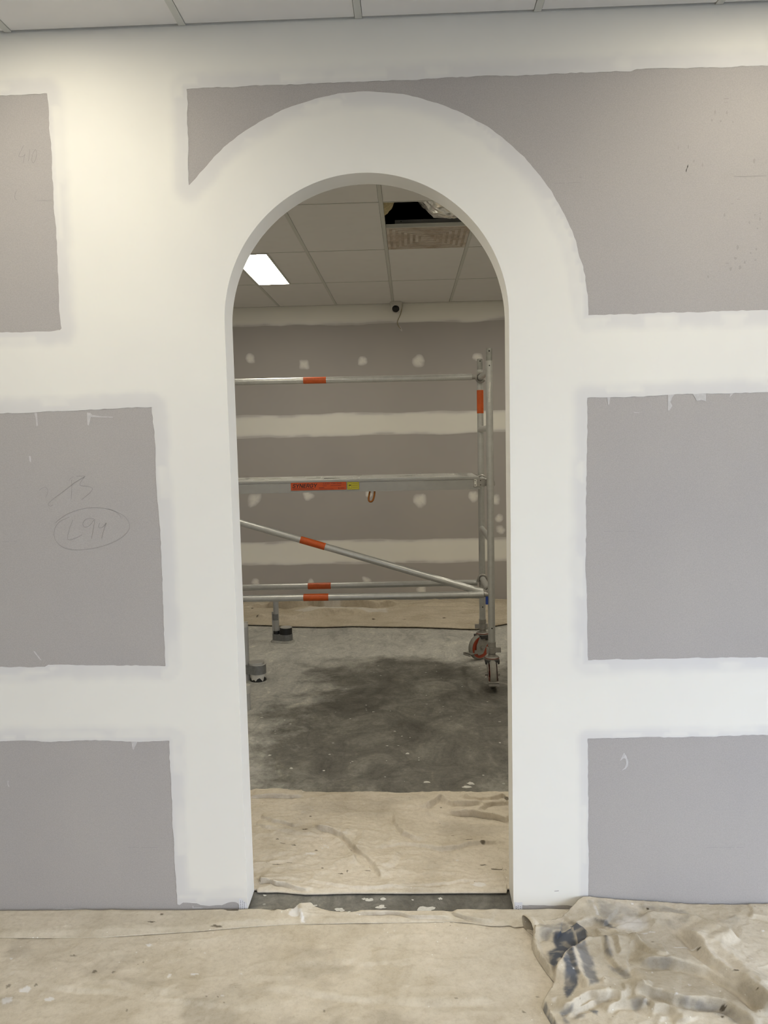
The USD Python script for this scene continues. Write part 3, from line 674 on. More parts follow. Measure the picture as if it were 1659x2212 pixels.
# ------------------------------------------------------------------ scaffold tower
SX, SY0, SY1, SXL = .553, 2.70, 3.41, -1.95            # right end frame, its near and far standards, left end frame
sc = thing('scaffold_tower', 'aluminium mobile scaffold tower with orange bands, on castors behind the arch', 'scaffold', (0, 3.05, 0))
R2 = .0245


def band_on(parent, a, b, r, mat='orange', name='orange_band'):
    part(name, tube(a, b, r + .0012, 24, cap=False), M[mat], parent, smooth=30, label='bright orange marking band' if mat == 'orange' else None)


for xs in (SX, SXL):
    for ysd in (SY0, SY1):
        s_ = part('standard', tube((xs, ysd, .285), (xs, ysd, 2.272), R2), M['alu'], sc, smooth=30)
        part('spigot', join(tube((xs, ysd, 2.25), (xs, ysd, 2.354), .0212), ), M['alu_dark'], s_, smooth=30, label='dull grey joining spigot on top')
        for zz, ro, rr_ in ((2.336, .0215, .0055), (2.238, .0252, .0045), (.42, .0252, .005)):
            part('pin_hole', tube((xs, ysd - ro, zz), (xs, ysd - .018, zz), rr_, 10), M['black'], s_)
        if xs == SX and ysd == SY1:
            band_on(s_, (xs, ysd, 1.938), (xs, ysd, 2.116), R2)
        if xs == SX and ysd == SY0:
            part('paper_scrap', tube((xs - .004, ysd - .0225, 1.99), (xs + .002, ysd - .0225, 2.125), .006, 8, r2=.0075), M['flake'], s_)
    for z in (2.21, 1.815, 1.43, 1.042, .65):
        part('rung', tube((xs, SY0 + .015, z), (xs, SY1 - .015, z), .0225), M['alu'], sc, smooth=30)


def claw(parent, c, axis, up=1):
    """Hooked clamp at the end of a brace: a C-shaped jaw round the rung."""
    s, t, d = frame_of(axis)
    a = np.linspace(-2.2, 2.2, 15)
    p = [np.asarray(c) + .034 * (math.cos(q) * np.array([0, 0, up]) + math.sin(q) * np.array([1, 0, 0])) for q in a]
    part('clamp', pipe(p, .0095, 10), M['steel'], parent, smooth=40, label='hooked steel clamp at the end of the brace')


def rail(name, a, b, bandspan, label, bt=None):
    p = part(name, tube(a, b, R2), M['alu'], sc, smooth=30, label=label)
    if bandspan:
        a, b = np.asarray(a, float), np.asarray(b, float)
        q = lambda x: a + (b - a) * (x - a[0]) / (b[0] - a[0])
        band_on(p, q(bandspan[0]), q(bandspan[1]), R2)
    return p


g_ = rail('guardrail', (SXL, SY1 - .04, 2.223), (.487, SY1 - .04, 2.216), (-.808, -.632), 'top guardrail tube')
part('clamp', join(pipe([(.48, SY1 - .04, 2.216), (.505, SY1 - .04, 2.216), (.53, SY1 - .045, 2.215)], [.021, .019, .017], 12), pipe([(.553 + .034 * math.cos(q), SY1 - .05, 2.21 + .034 * math.sin(q)) for q in np.linspace(.6, 5.7, 14)], .010, 10)), M['steel'], g_, smooth=40)
b_ = rail('brace_far', (SXL, SY1, .598), (.515, SY1 - .01, .614), (-.826, -.643), 'far horizontal brace tube')
claw(b_, (SX, SY1 - .055, .648), (0, 1, 0))
b_ = rail('brace_near', (SXL, SY0, .653), (.50, SY0, .6575), (-.766, -.590), 'near horizontal brace tube')
d_ = rail('diagonal_brace', (SXL, SY0 - .0 + .03, 1.425), (.492, SY0 + .02, .672), (-.779, -.607), 'diagonal brace tube')
claw(d_, (SX - .012, SY0 + .06, .66), (0, 1, 0))
part('release_clip', join(bx(.513, .529, SY0 - .012, SY0 + .012, .588, .645)), M['blue'], d_, label='blue release clip')
part('socket', join(tube((.488, SY0 + .02, .673), (.526, SY0 + .03, .66), .021, 16), tube((.50, SY0, .657), (.53, SY0 + .005, .655), .018, 16)), M['steel'], d_, smooth=40)


def caster(xs, ysd, yaw):
    """Adjustable leg with a braked castor: the fork swings to yaw (trail direction)."""
    c, s = math.cos(yaw), math.sin(yaw)

    def P(u, w, z):          # u along the trail, w across the wheel
        return (xs + c * u - s * w, ysd + s * u + c * w, z)

    def orient(m):
        v, f = vf(m)
        return np.column_stack([xs + c * v[:, 0] - s * v[:, 1], ysd + s * v[:, 0] + c * v[:, 1], v[:, 2]]), f
    lug = 1 if yaw < -1 and yaw > -2 else -1
    body = part('caster', join(tube((xs, ysd, .215), (xs, ysd, .315), .0215), tube((xs, ysd, .288), (xs, ysd, .318), .0285), tube((xs, ysd, .240), (xs, ysd, .286), .0305),
                               bx(xs + lug * .02, xs + lug * .062, ysd - .020, ysd + .004, .246, .280), bx(xs - lug * .02, xs - lug * .038, ysd - .026, ysd - .002, .240, .284), tube((xs, ysd, .203), (xs, ysd, .232), .026)), M['steel'], sc, smooth=30, label='castor with threaded collar and lugs')
    part('swivel_plate', lathe([(.0, .217), (.044, .217), (.050, .212), (.050, .196), (.0, .196)], (xs, ysd, 0)), M['steel'], body, smooth=30)
    part('swivel_seal', lathe([(.0, .2125), (.0465, .2125), (.0515, .209), (.0515, .2045), (.0, .2045)], (xs, ysd, 0)), M['seal'], body, smooth=30, label='dull red swivel seal')
    part('fork_crown', orient(join(trimesh.creation.box(bounds=[[-.045, -.050, .172], [.050, .050, .197]]), trimesh.creation.box(bounds=[[-.045, -.046, .155], [.0, .046, .175]]))), M['fork_black'], body)
    for w in (-1, 1):
        poly = Polygon([(-.040, .178), (.055, .178), (.085, .125), (.090, .075), (.070, .048), (.030, .055), (.012, .085), (-.018, .130)]).buffer(.005)
        m = trimesh.creation.extrude_polygon(poly, .0045, engine='earcut')
        vv = np.array(m.vertices)
        part('fork_arm', orient((np.column_stack([vv[:, 0], w * (.0305 + vv[:, 2]), vv[:, 1]]), m.faces)), M['steel'], body)
    part('wheel', orient(lathe([(.060, -.0205), (.088, -.0225), (.0955, -.016), (.0985, -.006), (.0985, .006), (.0955, .016), (.088, .0225), (.060, .0205)], (.040, 0, .0997), (0, 1, 0), 40)), M['tyre'], body, smooth=40, label='grey rubber tyre')
    part('wheel_disc', orient(lathe([(.0, -.0245), (.02, -.0245), (.026, -.018), (.078, -.0228), (.084, -.0228), (.084, .0228), (.078, .0228), (.026, .018), (.02, .0245), (.0, .0245)], (.040, 0, .0997), (0, 1, 0), 40)), M['red'], body, smooth=30, label='red wheel disc')
    part('axle', orient(join(tube((.040, -.050, .0997), (.040, .050, .0997), .0065, 12), tube((.040, -.052, .0997), (.040, -.036, .0997), .012, 6), tube((.040, .036, .0997), (.040, .052, .0997), .012, 6))), M['steel'], body, smooth=20)
    part('brake_lever', orient(join(bx(.100, .168, -.037, .037, .062, .068), bx(.158, .170, -.037, .037, .050, .068), bx(.055, .115, -.037, -.0335, .060, .092), bx(.055, .115, .0335, .037, .060, .092))), M['steel'], body, label='flat brake pedal')


caster(SX, SY0, -math.pi / 2 - .02)
caster(SX, SY1, -math.pi + .62)
caster(SXL, SY0, -math.pi / 2 + .3)
caster(SXL, SY1, math.pi + .4)

# working platform hooked on the middle rungs
PY0, PY1, PZ = 2.735, 3.375, 1.478
pl = thing('scaffold_platform', 'long grey aluminium working platform hooked across the scaffold', 'scaffold platform', (-.7, 3.05, 1.40))
part('side_beam', join(bx(SXL + .06, .487, PY0, PY0 + .022, 1.394, PZ - .010), bx(SXL + .06, .487, PY0 - .004, PY0 + .012, PZ - .012, PZ), bx(SXL + .06, .487, PY0 - .003, PY0 + .02, 1.394, 1.399)), M['alu_beam'], pl)
part('side_beam', join(bx(SXL + .06, .487, PY1 - .022, PY1, 1.394, PZ - .006), bx(SXL + .06, .487, PY1 - .012, PY1 + .004, PZ - .012, PZ)), M['alu_beam'], pl)
part('deck', bx(SXL + .06, -.375, PY0 + .012, PY1 - .012, PZ - .012, PZ + .002), M['alu'], pl, label='ribbed deck of the platform')
part('hatch', bx(-.372, .475, PY0 + .016, PY1 - .016, PZ - .012, PZ + .004), M['alu'], pl, label='trapdoor hatch in the deck')
part('plaster_crust', join(*[bx(x, x + rng.uniform(.03, .12), y, y + rng.uniform(.02, .1), PZ + .002, PZ + .0045) for x, y in zip(rng.uniform(-1.6, .3, 40), rng.uniform(PY0 + .03, PY1 - .12, 40))]), M['crust'], pl, kind='stuff', label='dried plaster splashes on the deck')
for ysd, sg in ((PY0, 1), (PY1, -1)):
    ho = part('hook', join(bx(.44, .52, ysd - .003 * sg, ysd + .003 * sg, 1.412, 1.468), bx(.515, .545, ysd - .002, ysd + .004, 1.42, 1.462), pipe([(.553 + .031 * math.cos(q), ysd + .012 * sg, 1.43 + .031 * math.sin(q)) for q in np.linspace(-.4, 3.6, 12)], .008, 10)), M['steel'], pl, smooth=30, label='hook plate over the rung')
    part('rivet', join(*[tube((x, ysd - .0055 * sg, z), (x, ysd - .002 * sg, z), .0035, 8) for x in (.452, .489) for z in (1.424, 1.455)]), M['black'], ho, kind='stuff')
    part('rivet_plate', bx(.446, .462, ysd - .0045 * sg, ysd - .003 * sg, 1.414, 1.464), M['flake'], ho)
SYN = PY0 - .0042
stk = part('warning_sticker', bx(-.836, -.4465, SYN, SYN + .0008, 1.4105, 1.4645), M['sticker'], pl, label='orange maker sticker')


def put_text(txt, hh, x, z, y, bold=False, sx=1.0, skew=0.0):
    m = text_mesh(txt, hh, .0003, bold=bold)
    v = np.array(m.vertices)
    return np.column_stack([x + v[:, 0] * sx + v[:, 1] * skew, y - v[:, 2], z + v[:, 1]]), m.faces


def fit_text(txt, hh, x0, x1, z, y, bold=False, skew=0.0):
    w = np.ptp(text_mesh(txt, hh, .0003, bold=bold).vertices[:, 0])
    return put_text(txt, hh, x0, z, y, bold, (x1 - x0) / w, skew)


yt = SYN - .0001
part('lettering', join(fit_text('SYNERGY', .0265, -.828, -.657, 1.4290, yt, True, .22)), M['print'], pl, label='black italic lettering SYNERGY')
part('lettering', join(fit_text('1300 738 565', .0105, -.612, -.482, 1.4495, yt, True)), M['print_dark'], pl, label='dark phone number 1300 738 565')
part('fine_print', join(*[plate_xz([(a, z), (b, z), (b, z + t_), (a, z + t_)], yt - .0003, yt) for a, b, z, t_ in ((-.822, -.674, 1.4185, .0045), (-.612, -.585, 1.4375, .0028), (-.556, -.483, 1.4385, .0028), (-.64, -.602, 1.4235, .0045), (-.503, -.495, 1.4185, .007), (-.489, -.460, 1.4195, .004), (-.64, -.535, 1.4165, .0018))]), M['print_dark'], pl, kind='stuff')
ys_ = part('notice_sticker', bx(-.441, -.3565, SYN, SYN + .0008, 1.4095, 1.4622), M['yellow'], pl, label='small yellow notice sticker')
fr = sbox(-.4385, 1.412, -.359, 1.4597).difference(sbox(-.437, 1.4135, -.3605, 1.4582))
ic = sbox(-.4345, 1.4175, -.4085, 1.4545).difference(sbox(-.4330, 1.419, -.410, 1.453))
part('notice_print', join(plate_xz(fr, yt - .0003, yt), plate_xz(ic, yt - .0003, yt), *[plate_xz([(-.405, z), (-.366, z), (-.366, z + .0016), (-.405, z + .0016)], yt - .0003, yt) for z in (1.421, 1.426, 1.4335, 1.4385, 1.446, 1.451)]), M['print_olive'], pl, kind='stuff')
um = Polygon([(-.4215 + .0085 * math.cos(q), 1.437 + .0065 * math.sin(q)) for q in np.linspace(0, math.pi, 14)]).union(Polygon([(-.4220, 1.437), (-.4210, 1.437), (-.4232, 1.4225), (-.4245, 1.4225)]))
part('pictogram', plate_xz(um, yt - .0004, yt), M['print'], pl, label='black umbrella pictogram')
lo_ = [(-.283, 2.755, 1.40), (-.288, 2.752, 1.37), (-.294, 2.75, 1.345), (-.292, 2.75, 1.325), (-.28, 2.75, 1.319), (-.266, 2.75, 1.325), (-.258, 2.75, 1.345), (-.252, 2.752, 1.37), (-.25, 2.755, 1.40)]
lv = chaikin(np.array(lo_), 2)
part('strap_loop', pipe(lv, .0065, 8), M['strap'], pl, smooth=True, label='orange webbing loop hanging below')

# ------------------------------------------------------------------ pipe stubs in the floor behind
def can(x, y, r, z0, z1, tilt=(0, 0)):
    return lathe([(0, z0), (r, z0), (r, z1 - .002), (r - .002, z1), (0, z1)], (x, y, 0), (tilt[0], tilt[1], 1), 36)


pa = thing('pipe_stub', 'taped grey riser pipe beside a low black capped drain stub, nearer the far wall', 'pipe', (-1.16, 4.03, 0))
part('riser', tube((-1.198, 4.03, 0), (-1.198, 4.03, .405), .024), M['pvc'], pa, smooth=30)
part('sleeve', join(tube((-1.226, 4.035, .03), (-1.226, 4.035, .268), .012)), M['pvc'], pa, smooth=30, label='thin conduit taped to the riser')
part('tape_wrap', join(tube((-1.203, 4.03, .196), (-1.203, 4.03, .25), .0285, cap=False)), M['tape'], pa, smooth=30)
part('drain_stub', can(-1.115, 4.02, .054, 0, .129), M['bitumen'], pa, smooth=30, label='black wrapped drain stub')
part('cap', can(-1.116, 4.02, .0525, .1285, .1335, (0.02, 0)), M['pvc'], pa, smooth=30, label='grey cap of the drain stub')
part('membrane', tube((-1.2, 4.03, .02), (-1.2, 4.03, .10), .0275, cap=False), M['bitumen'], pa, smooth=30)
hull = trimesh.PointCloud([(x + r * math.cos(a), y + r * math.sin(a), z) for x, y, r in ((-1.115, 4.02, .0575), (-1.205, 4.03, .032)) for a in np.linspace(0, 6.2, 20) for z in (.018, .072)]).convex_hull
part('tape_wrap', hull, M['tape'], pa, smooth=40, label='grey duct tape round both pipes')
part('grout_collar', trimesh.PointCloud([(x + (r + s_) * math.cos(a), y + (r + s_) * math.sin(a), z) for x, y, r in ((-1.115, 4.02, .062), (-1.205, 4.03, .036)) for a in np.linspace(0, 6.2, 18) for z, s_ in ((0, .014 + .006 * math.sin(5 * a)), (.018, 0))]).convex_hull, M['grout'], pa)

pb = thing('pipe_stub', 'taped grey riser pipe beside a capped drain stub, at the left jamb of the arch', 'pipe', (-1.2, 2.86, 0))
part('riser', tube((-1.232, 2.87, 0), (-1.232, 2.87, .411), .027), M['pvc'], pb, smooth=30)
part('socket', tube((-1.232, 2.87, .405), (-1.232, 2.87, .447), .026), M['pvc_white'], pb, smooth=30, label='pale end of the riser')
part('drain_stub', can(-1.142, 2.86, .058, 0, .136), M['pvc_white'], pb, smooth=30)
part('cap', can(-1.145, 2.86, .057, .136, .152, (-.04, 0)), M['pvc'], pb, smooth=30, label='grey cap of the drain stub')
hull = trimesh.PointCloud([(x + r * math.cos(a), y + r * math.sin(a), z + dz) for x, y, r in ((-1.142, 2.86, .0605), (-1.232, 2.87, .031)) for a in np.linspace(0, 6.2, 22) for z, dz in ((.068, 0), (.134, 0))]).convex_hull
part('tape_wrap', hull, M['tape'], pb, smooth=40, label='grey duct tape round both pipes')
seg = [[(-1.142 + .0592 * math.cos(a), 2.86 + .0592 * math.sin(a), z) for a in np.linspace(-3.2, .2, 30)] for z in (0,)]
aa = np.linspace(-3.3, .2, 40)
top = .018 + .028 * noise(np.column_stack([aa * 4, 0 * aa, 0 * aa]), 5) + .008 * np.sin(aa * 9)
v = np.vstack([np.column_stack([-1.142 + .0594 * np.cos(aa), 2.86 + .0594 * np.sin(aa), 0 * aa + .004]), np.column_stack([-1.142 + .0594 * np.cos(aa), 2.86 + .0594 * np.sin(aa), top])])
part('membrane', (v, np.array([t for i in range(39) for t in ([i, i + 1, 41 + i], [i, 41 + i, 40 + i])])), M['bitumen'], pb, label='torn black membrane round the stub')
part('grout_collar', trimesh.PointCloud([(x + (r + s_) * math.cos(a), y + (r + s_) * math.sin(a), z) for x, y, r in ((-1.142, 2.86, .062), (-1.232, 2.87, .036)) for a in np.linspace(0, 6.2, 18) for z, s_ in ((0, .02 + .008 * math.sin(4 * a)), (.014, 0))]).convex_hull, M['grout'], pb)

pc = thing('pipe_stub', 'short bare grey pipe standing alone, half hidden by the left jamb', 'pipe', (-1.10, 2.25, 0))
part('riser', tube((-1.104, 2.255, 0), (-1.104, 2.255, .12), .026), M['pvc'], pc, smooth=30)
part('socket', tube((-1.104, 2.255, .115), (-1.104, 2.255, .168), .030), M['pvc_white'], pc, smooth=30)

# ------------------------------------------------------------------ dome camera at the top of the far wall
dc = thing('security_camera', 'small white dome security camera under the ceiling at the far wall', 'security camera', (-.114, 5.6, H))
part('base', lathe([(0, H - .003), (.062, H - .003), (.064, H - .012), (.064, H - .022), (.060, H - .026), (0, H - .026)], (-.112, 5.612, 0)), M['white_plastic'], dc, smooth=30)
part('housing', lathe([(.0, .0), (.0605, .0), (.0605, -.020), (.056, -.048), (.044, -.07), (.024, -.086), (.0, -.092)], (-.112, 5.612, H - .026)), M['white_plastic'], dc, smooth=40)
part('lens_ring', lathe([(.030, -.03), (.046, -.005), (.047, .003), (.043, .007), (.038, .008), (.036, .004)], (-.115, 5.572, H - .074), (0, -.9, -.42)), M['white_plastic'], dc, smooth=40)
part('lens', lathe([(.0375, .0), (.037, .006), (.031, .017), (.019, .026), (.0, .030)], (-.115, 5.574, H - .074), (0, -.9, -.42)), M['lens'], dc, smooth=60, label='black smoked lens dome')
cb = thing('camera_cable', 'thin beige cable running down the wall from the dome camera', 'cable', (-.06, 5.69, 2.95))
part('cord', pipe(chaikin([(-.052, 5.67, 3.15), (-.055, 5.692, 3.10), (-.066, 5.694, 3.06), (-.085, 5.694, 3.02), (-.104, 5.694, 2.985), (-.1, 5.694, 2.95), (-.078, 5.694, 2.92), (-.068, 5.697, 2.905)], 2), .0035, 8), M['cable'], cb, smooth=True)
part('plaster_smear', flat_xz([(-.085, 2.93), (-.075, 2.935), (-.055, 2.905), (-.05, 2.88), (-.068, 2.885), (-.08, 2.91)], YB - .0014), M['smear'], wb)

# ------------------------------------------------------------------ open ceiling cell: diffuser, duct, insulation, plenum box
OX0, OX1 = -.1445 + .0125, .4555 - .0125
dv = thing('ceiling_diffuser', 'dusty square air diffuser with nested louvres, set in the ceiling', 'air vent', (.155, 2.99, H))
c0x, c1x, c0y, c1y = OX0 + .002, OX1 - .002, 2.685, 3.292
for k in range(7):
    i0 = .040 * k
    zz = H + .001 + (.0 if k == 0 else -.004 + .0035 * (k % 2)) + .0035 * k * 0
    a, b, c, d = c0x + i0, c1x - i0, c0y + i0, c1y - i0
    w = .031 if k else .036
    if k == 6:
        part('louvre', bx(a, b, c, d, H - .0045, H + .004), M['vent'], dv)
        continue
    w1 = .021
    part('louvre' if k else 'frame', join(bx(a, b, c, c + w1, H - .0045, H + .001), bx(a, b, d - w1, d, H - .0045, H + .001), bx(a, a + w1, c + w1, d - w1, H - .0045, H + .001), bx(b - w1, b, c + w1, d - w1, H - .0045, H + .001)), M['vent'], dv)
    e_, g_, h_, i_ = a + w1, b - w1, c + w1, d - w1
    w2 = .019
    part('louvre_step', join(bx(e_, g_, h_, h_ + w2, H - .001, H + .006), bx(e_, g_, i_ - w2, i_, H - .001, H + .006), bx(e_, e_ + w2, h_ + w2, i_ - w2, H - .001, H + .006), bx(g_ - w2, g_, h_ + w2, i_ - w2, H - .001, H + .006)), M['vent_dusty'], dv)
part('frame_lip', join(bx(c0x, c1x, c0y - .012, c0y + .004, H - .004, H + .02)), M['tee'], dv)
part('plenum_box', join(bx(c0x + .06, c1x - .02, c0y + .02, c1y - .04, H + .02, H + .053)), M['sheet_metal'], dv, label='grey sheet metal box above the louvres')
part('knockout', tube((-.028, c0y + .021, H + .042), (-.028, c0y + .018, H + .042), .004, 12), M['black'], dv)

du = thing('flexible_duct', 'crinkled silver foil duct sagging into the open ceiling cell', 'duct', (.27, 2.45, H))
nu, nv = 170, 96
path = chaikin(np.array([(.17, 2.50, 3.92), (.185, 2.49, 3.62), (.21, 2.48, 3.40), (.270, 2.475, 3.325), (.40, 2.465, 3.40), (.60, 2.45, 3.60), (.78, 2.45, 3.82)]), 3)
s_ = np.concatenate([[0], np.cumsum(np.linalg.norm(np.diff(path, axis=0), axis=1))])
path = np.column_stack([np.interp(np.linspace(0, s_[-1], nu), s_, path[:, k]) for k in range(3)])
v, f = pipe(path, .176, nv)
body = v[:nu * nv]
nrm = body - np.repeat(path, nv, 0); nrm /= np.linalg.norm(nrm, axis=1, keepdims=True)
amp = .016 * (abs(noise(body * 52, 3) - .5) * 2 - .4) + .010 * (abs(noise(body * 110, 13) - .5) * 2 - .4) + .012 * (noise(body * 16, 8) - .5) + .003 * np.sin(np.repeat(np.linspace(0, 200, nu), nv))
v[:nu * nv] = body + nrm * amp[:, None]
part('foil', (v, f), M['foil'], du, smooth=40)
bt = thing('insulation_batt', 'corner of pale yellow insulation drooping in the open ceiling cell', 'insulation', (-.15, 2.25, 3.3))
ib = trimesh.creation.icosphere(4, 1.0)
w_ = np.array(ib.vertices)
w_ = np.sign(w_) * abs(w_) ** .75
w_ = w_ * (.135, .16, .12) * (1 + .25 * (fbm(w_ * 2.2 + 3, 4, 4) - .5))[:, None] + (-.205, 2.40, 3.30)
part('batt', (w_, ib.faces), M['batt'], bt, smooth=True)

# ------------------------------------------------------------------ drop cloths
def pdist(X, Y, line):
    """Signed distance to a polyline (positive on the left of its direction) and the running parameter 0..1."""
    P = np.column_stack([X.ravel(), Y.ravel()])
    L_ = np.asarray(line, float)[:, :2]
    best = np.full(len(P), 1e9); sign = np.zeros(len(P)); par = np.zeros(len(P))
    seg = np.linalg.norm(np.diff(L_, axis=0), axis=1); cum = np.concatenate([[0], np.cumsum(seg)]); tot = cum[-1]
    lo, hi = L_.min(0) - .3, L_.max(0) + .3
    near = np.nonzero(((P > lo) & (P < hi)).all(1))[0]
    Q = P[near]
    bb, ss, pp = np.full(len(Q), 1e9), np.zeros(len(Q)), np.zeros(len(Q))
    for i in range(len(L_) - 1):
        a, d = L_[i], L_[i + 1] - L_[i]
        l2 = d @ d
        if l2 < 1e-12:
            continue
        t = np.clip(((Q - a) @ d) / l2, 0, 1)
        e = Q - a - t[:, None] * d
        q = np.hypot(e[:, 0], e[:, 1])
        m = q < bb
        bb[m] = q[m]; ss[m] = np.sign(d[0] * (Q[m, 1] - a[1]) - d[1] * (Q[m, 0] - a[0])); pp[m] = (cum[i] + t[m] * seg[i]) / tot
    best[near], sign[near], par[near] = bb, ss, pp
    return (best * np.where(sign == 0, 1, sign)).reshape(X.shape), par.reshape(X.shape), tot


LEAN = {}


def fold(X, Y, line, A, w_left, w_right, taper=.12):
    p0 = line[0]
    k = int(abs(p0[0]) * 997 + abs(p0[1]) * 613) % 50
    pad = 3 * max(w_left, w_right) + .05
    lx_, ly_ = [q[0] for q in line], [q[1] for q in line]
    near = (X > min(lx_) - pad) & (X < max(lx_) + pad) & (Y > min(ly_) - pad) & (Y < max(ly_) + pad)
    out_ = np.zeros(X.shape)
    if not near.any():
        return out_
    x, y = X[near], Y[near]
    q = np.stack([x, y, 0 * x + k], -1)
    x = x + .030 * (fbm(q * 8, 3, k) - .5) + .008 * (noise(q * 45, k + 1) - .5)
    y = y + .024 * (fbm(q * 9 + 7, 3, k + 2) - .5) + .006 * (noise(q * 50, k + 3) - .5)
    d, t, tot = pdist(x, y, chaikin([q_[:2] for q_ in line], 2))
    m = .55 + .9 * noise(np.stack([t * tot * 9, 0 * t + k, 0 * t], -1), k)
    lean = w_right <= w_left and A > 0
    wl_, wr_ = (w_left * 1.7, w_right) if lean else ((w_left, w_right * 1.5) if A > 0 else (w_left, w_right))
    w = np.where(d > 0, wl_, wr_)
    ex = np.where((d > 0) == lean, 1.25, 1.8)
    end = sstep(0, taper, t) * sstep(0, taper, 1 - t)
    up = A * m * np.exp(-np.abs(d / w) ** ex) * end
    wn = min(w_left, w_right)
    side = -d if w_right <= w_left else d                # positive on the narrow (steep) side
    crease = np.exp(-((side - 1.5 * wn) / (.5 * wn + .0025)) ** 2)
    if lean:                                             # the crest leans over its steep side, as folded cloth does
        g = np.zeros(X.shape); g[near] = .85 * up
        LEAN[X.shape] = LEAN.get(X.shape, 0) + g
    out_[near] = up - .35 * A * m * crease * end
    return out_


def inside(X, Y, poly, soft, seed, rag=.5):
    g = Polygon([q[:2] for q in poly]).buffer(0)
    P = np.column_stack([X.ravel(), Y.ravel()])
    ins = shapely.contains_xy(g, P)
    ring_ = densify(np.array((g if g.geom_type == 'Polygon' else max(g.geoms, key=lambda q: q.area)).exterior.coords), .004)
    d = cKDTree(ring_).query(P, distance_upper_bound=.08)[0]
    d = np.where(np.isfinite(d), d, .08) * np.where(ins, 1, -1)
    q = np.column_stack([P, 0 * P[:, :1]])
    d = d + (fbm(q * 45, 3, seed) - .5) * soft * 2.2
    m = sstep(-soft, soft, d) * np.clip(1 - rag + rag * 2 * fbm(q * np.array([30, 70, 1]), 4, seed + 2), 0, 1)
    return m.reshape(X.shape)


def quads(nr, nc):
    i, j = np.meshgrid(np.arange(nc - 1), np.arange(nr - 1))
    a = (j * nc + i).ravel()
    return np.vstack([np.column_stack([a, a + 1, a + nc + 1]), np.column_stack([a, a + nc + 1, a + nc])])


def curve(line):
    p = np.asarray([q[:2] for q in line], float)
    p = p[np.argsort(p[:, 0])]
    return lambda x: np.interp(x, p[:, 0], p[:, 1])


def wrinkle(X, Y, amp, sx, sy, seed):
    q = np.stack([X * sx, Y * sy, 0 * X], -1)
    r = 1 - abs(2 * fbm(q, 3, seed) - 1)
    return amp * (r ** 3 - .35) + amp * .5 * (fbm(q * .5, 3, seed + 5) - .5)


def sheet(x0, x1, step, yn, yf, hfun, nose, body=.004, farnose=True, lift=.005):
    """A cloth: rows from its far edge to its near edge, where it is folded under (nose = radius of that fold)."""
    nx = int((x1 - x0) / step) + 1
    x = np.linspace(x0, x1, nx)
    a, b = yn(x), yf(x)
    ny = int((b - a).max() / step) + 1
    t = np.linspace(1, 0, ny)[:, None]
    Y = a + nose + (b - a - nose) * t
    X = np.broadcast_to(x, Y.shape)
    e = Y - a - nose
    base = body + (2 * nose + lift - body) * (1 - sstep(.01, .05, e))
    LEAN.clear()
    hh = hfun(X, Y) * sstep(0, .03, e + .006)
    Y = Y - LEAN.get(X.shape, 0) * sstep(.0, .03, e)
    Z = np.maximum(base + hh, .0025)
    if farnose:
        Z = Z * np.clip((b - Y) / .006, 0.08, 1) ** .5
    rows_y, rows_z = [Y], [Z]
    z0 = Z[-1:]
    for q in np.linspace(0, math.pi, 9)[1:]:
        rows_y.append((a + nose - nose * np.sin(q))[None]); rows_z.append(z0 - 2 * nose + 2 * nose * (.5 + .5 * math.cos(q)))
    rows_y.append((a + nose + .022)[None]); rows_z.append((z0 - 2 * nose) * .9)
    rows_y.append((a + nose + .030)[None]); rows_z.append(np.full((1, nx), .0008))
    Y, Z = np.vstack(rows_y), np.vstack(rows_z)
    X = np.broadcast_to(x, Y.shape)
    return X, Y, Z


def cloth(name, label, X, Y, Z, mat, paint=None, loc=(0, 0, 0), pname='canvas'):
    t = thing(name, label, 'drop cloth', loc)
    zero = np.zeros(X.size)
    pv_ = {'blue': zero, 'white': zero, 'dirt': zero}
    for k, a in (paint or {}).items():
        pv_[k] = np.clip(a, 0, 1).ravel()
    f = quads(*X.shape)[:, ::-1]
    p = part(pname, (np.column_stack([X.ravel(), Y.ravel(), Z.ravel()]), f), mat, t, smooth=True, primvars=pv_)
    return t


def spots(X, Y, lst, seed=1):
    """Small marks: (x, y, half length, half width)."""
    o = np.zeros(X.shape)
    for k, (x, y, a, b) in enumerate(lst):
        m = (abs(X - x) < 3 * a + .01) & (abs(Y - y) < 3 * b + .01)
        q = np.stack([X[m] * 160, Y[m] * 160, 0 * X[m] + k], -1)
        r = ((X[m] - x) / a) ** 2 + ((Y[m] - y) / b) ** 2 + (noise(q, seed) - .5) * 1.1
        o[m] = np.maximum(o[m], sstep(1.15, .75, r) * .85)
    return o


# --- big cloth on the floor in front of the wall
def h_front(X, Y):
    z = wrinkle(X, Y, .0035, 3, 9, 21) + wrinkle(X, Y, .0018, 12, 22, 4)
    z += fold(X, Y, [(-1.258, -0.4071), (-1.176, -0.4132), (-1.105, -0.4218), (-0.9972, -0.4355), (-0.8692, -0.4591), (-0.7445, -0.4805), (-0.6222, -0.5015), (-0.4448, -0.5236)], .006, .030, .016)
    z += fold(X, Y, [(-1.043, -0.3801), (-0.9473, -0.4067), (-0.818, -0.4325), (-0.6906, -0.462)], .006, .02, .02)
    z += fold(X, Y, [(-0.4465, -0.2942), (-0.2279, -0.2822), (-0.0088, -0.306)], .004, .03, .02) + fold(X, Y, [(-0.136, -0.2208), (-0.1162, -0.341), (-0.0395, -0.4297)], .004, .02, .02)
    z += fold(X, Y, [(-0.5194, -0.4088), (-0.3041, -0.4515), (-0.0104, -0.4821), (0.2792, -0.4711)], .005, .04, .02)
    return z


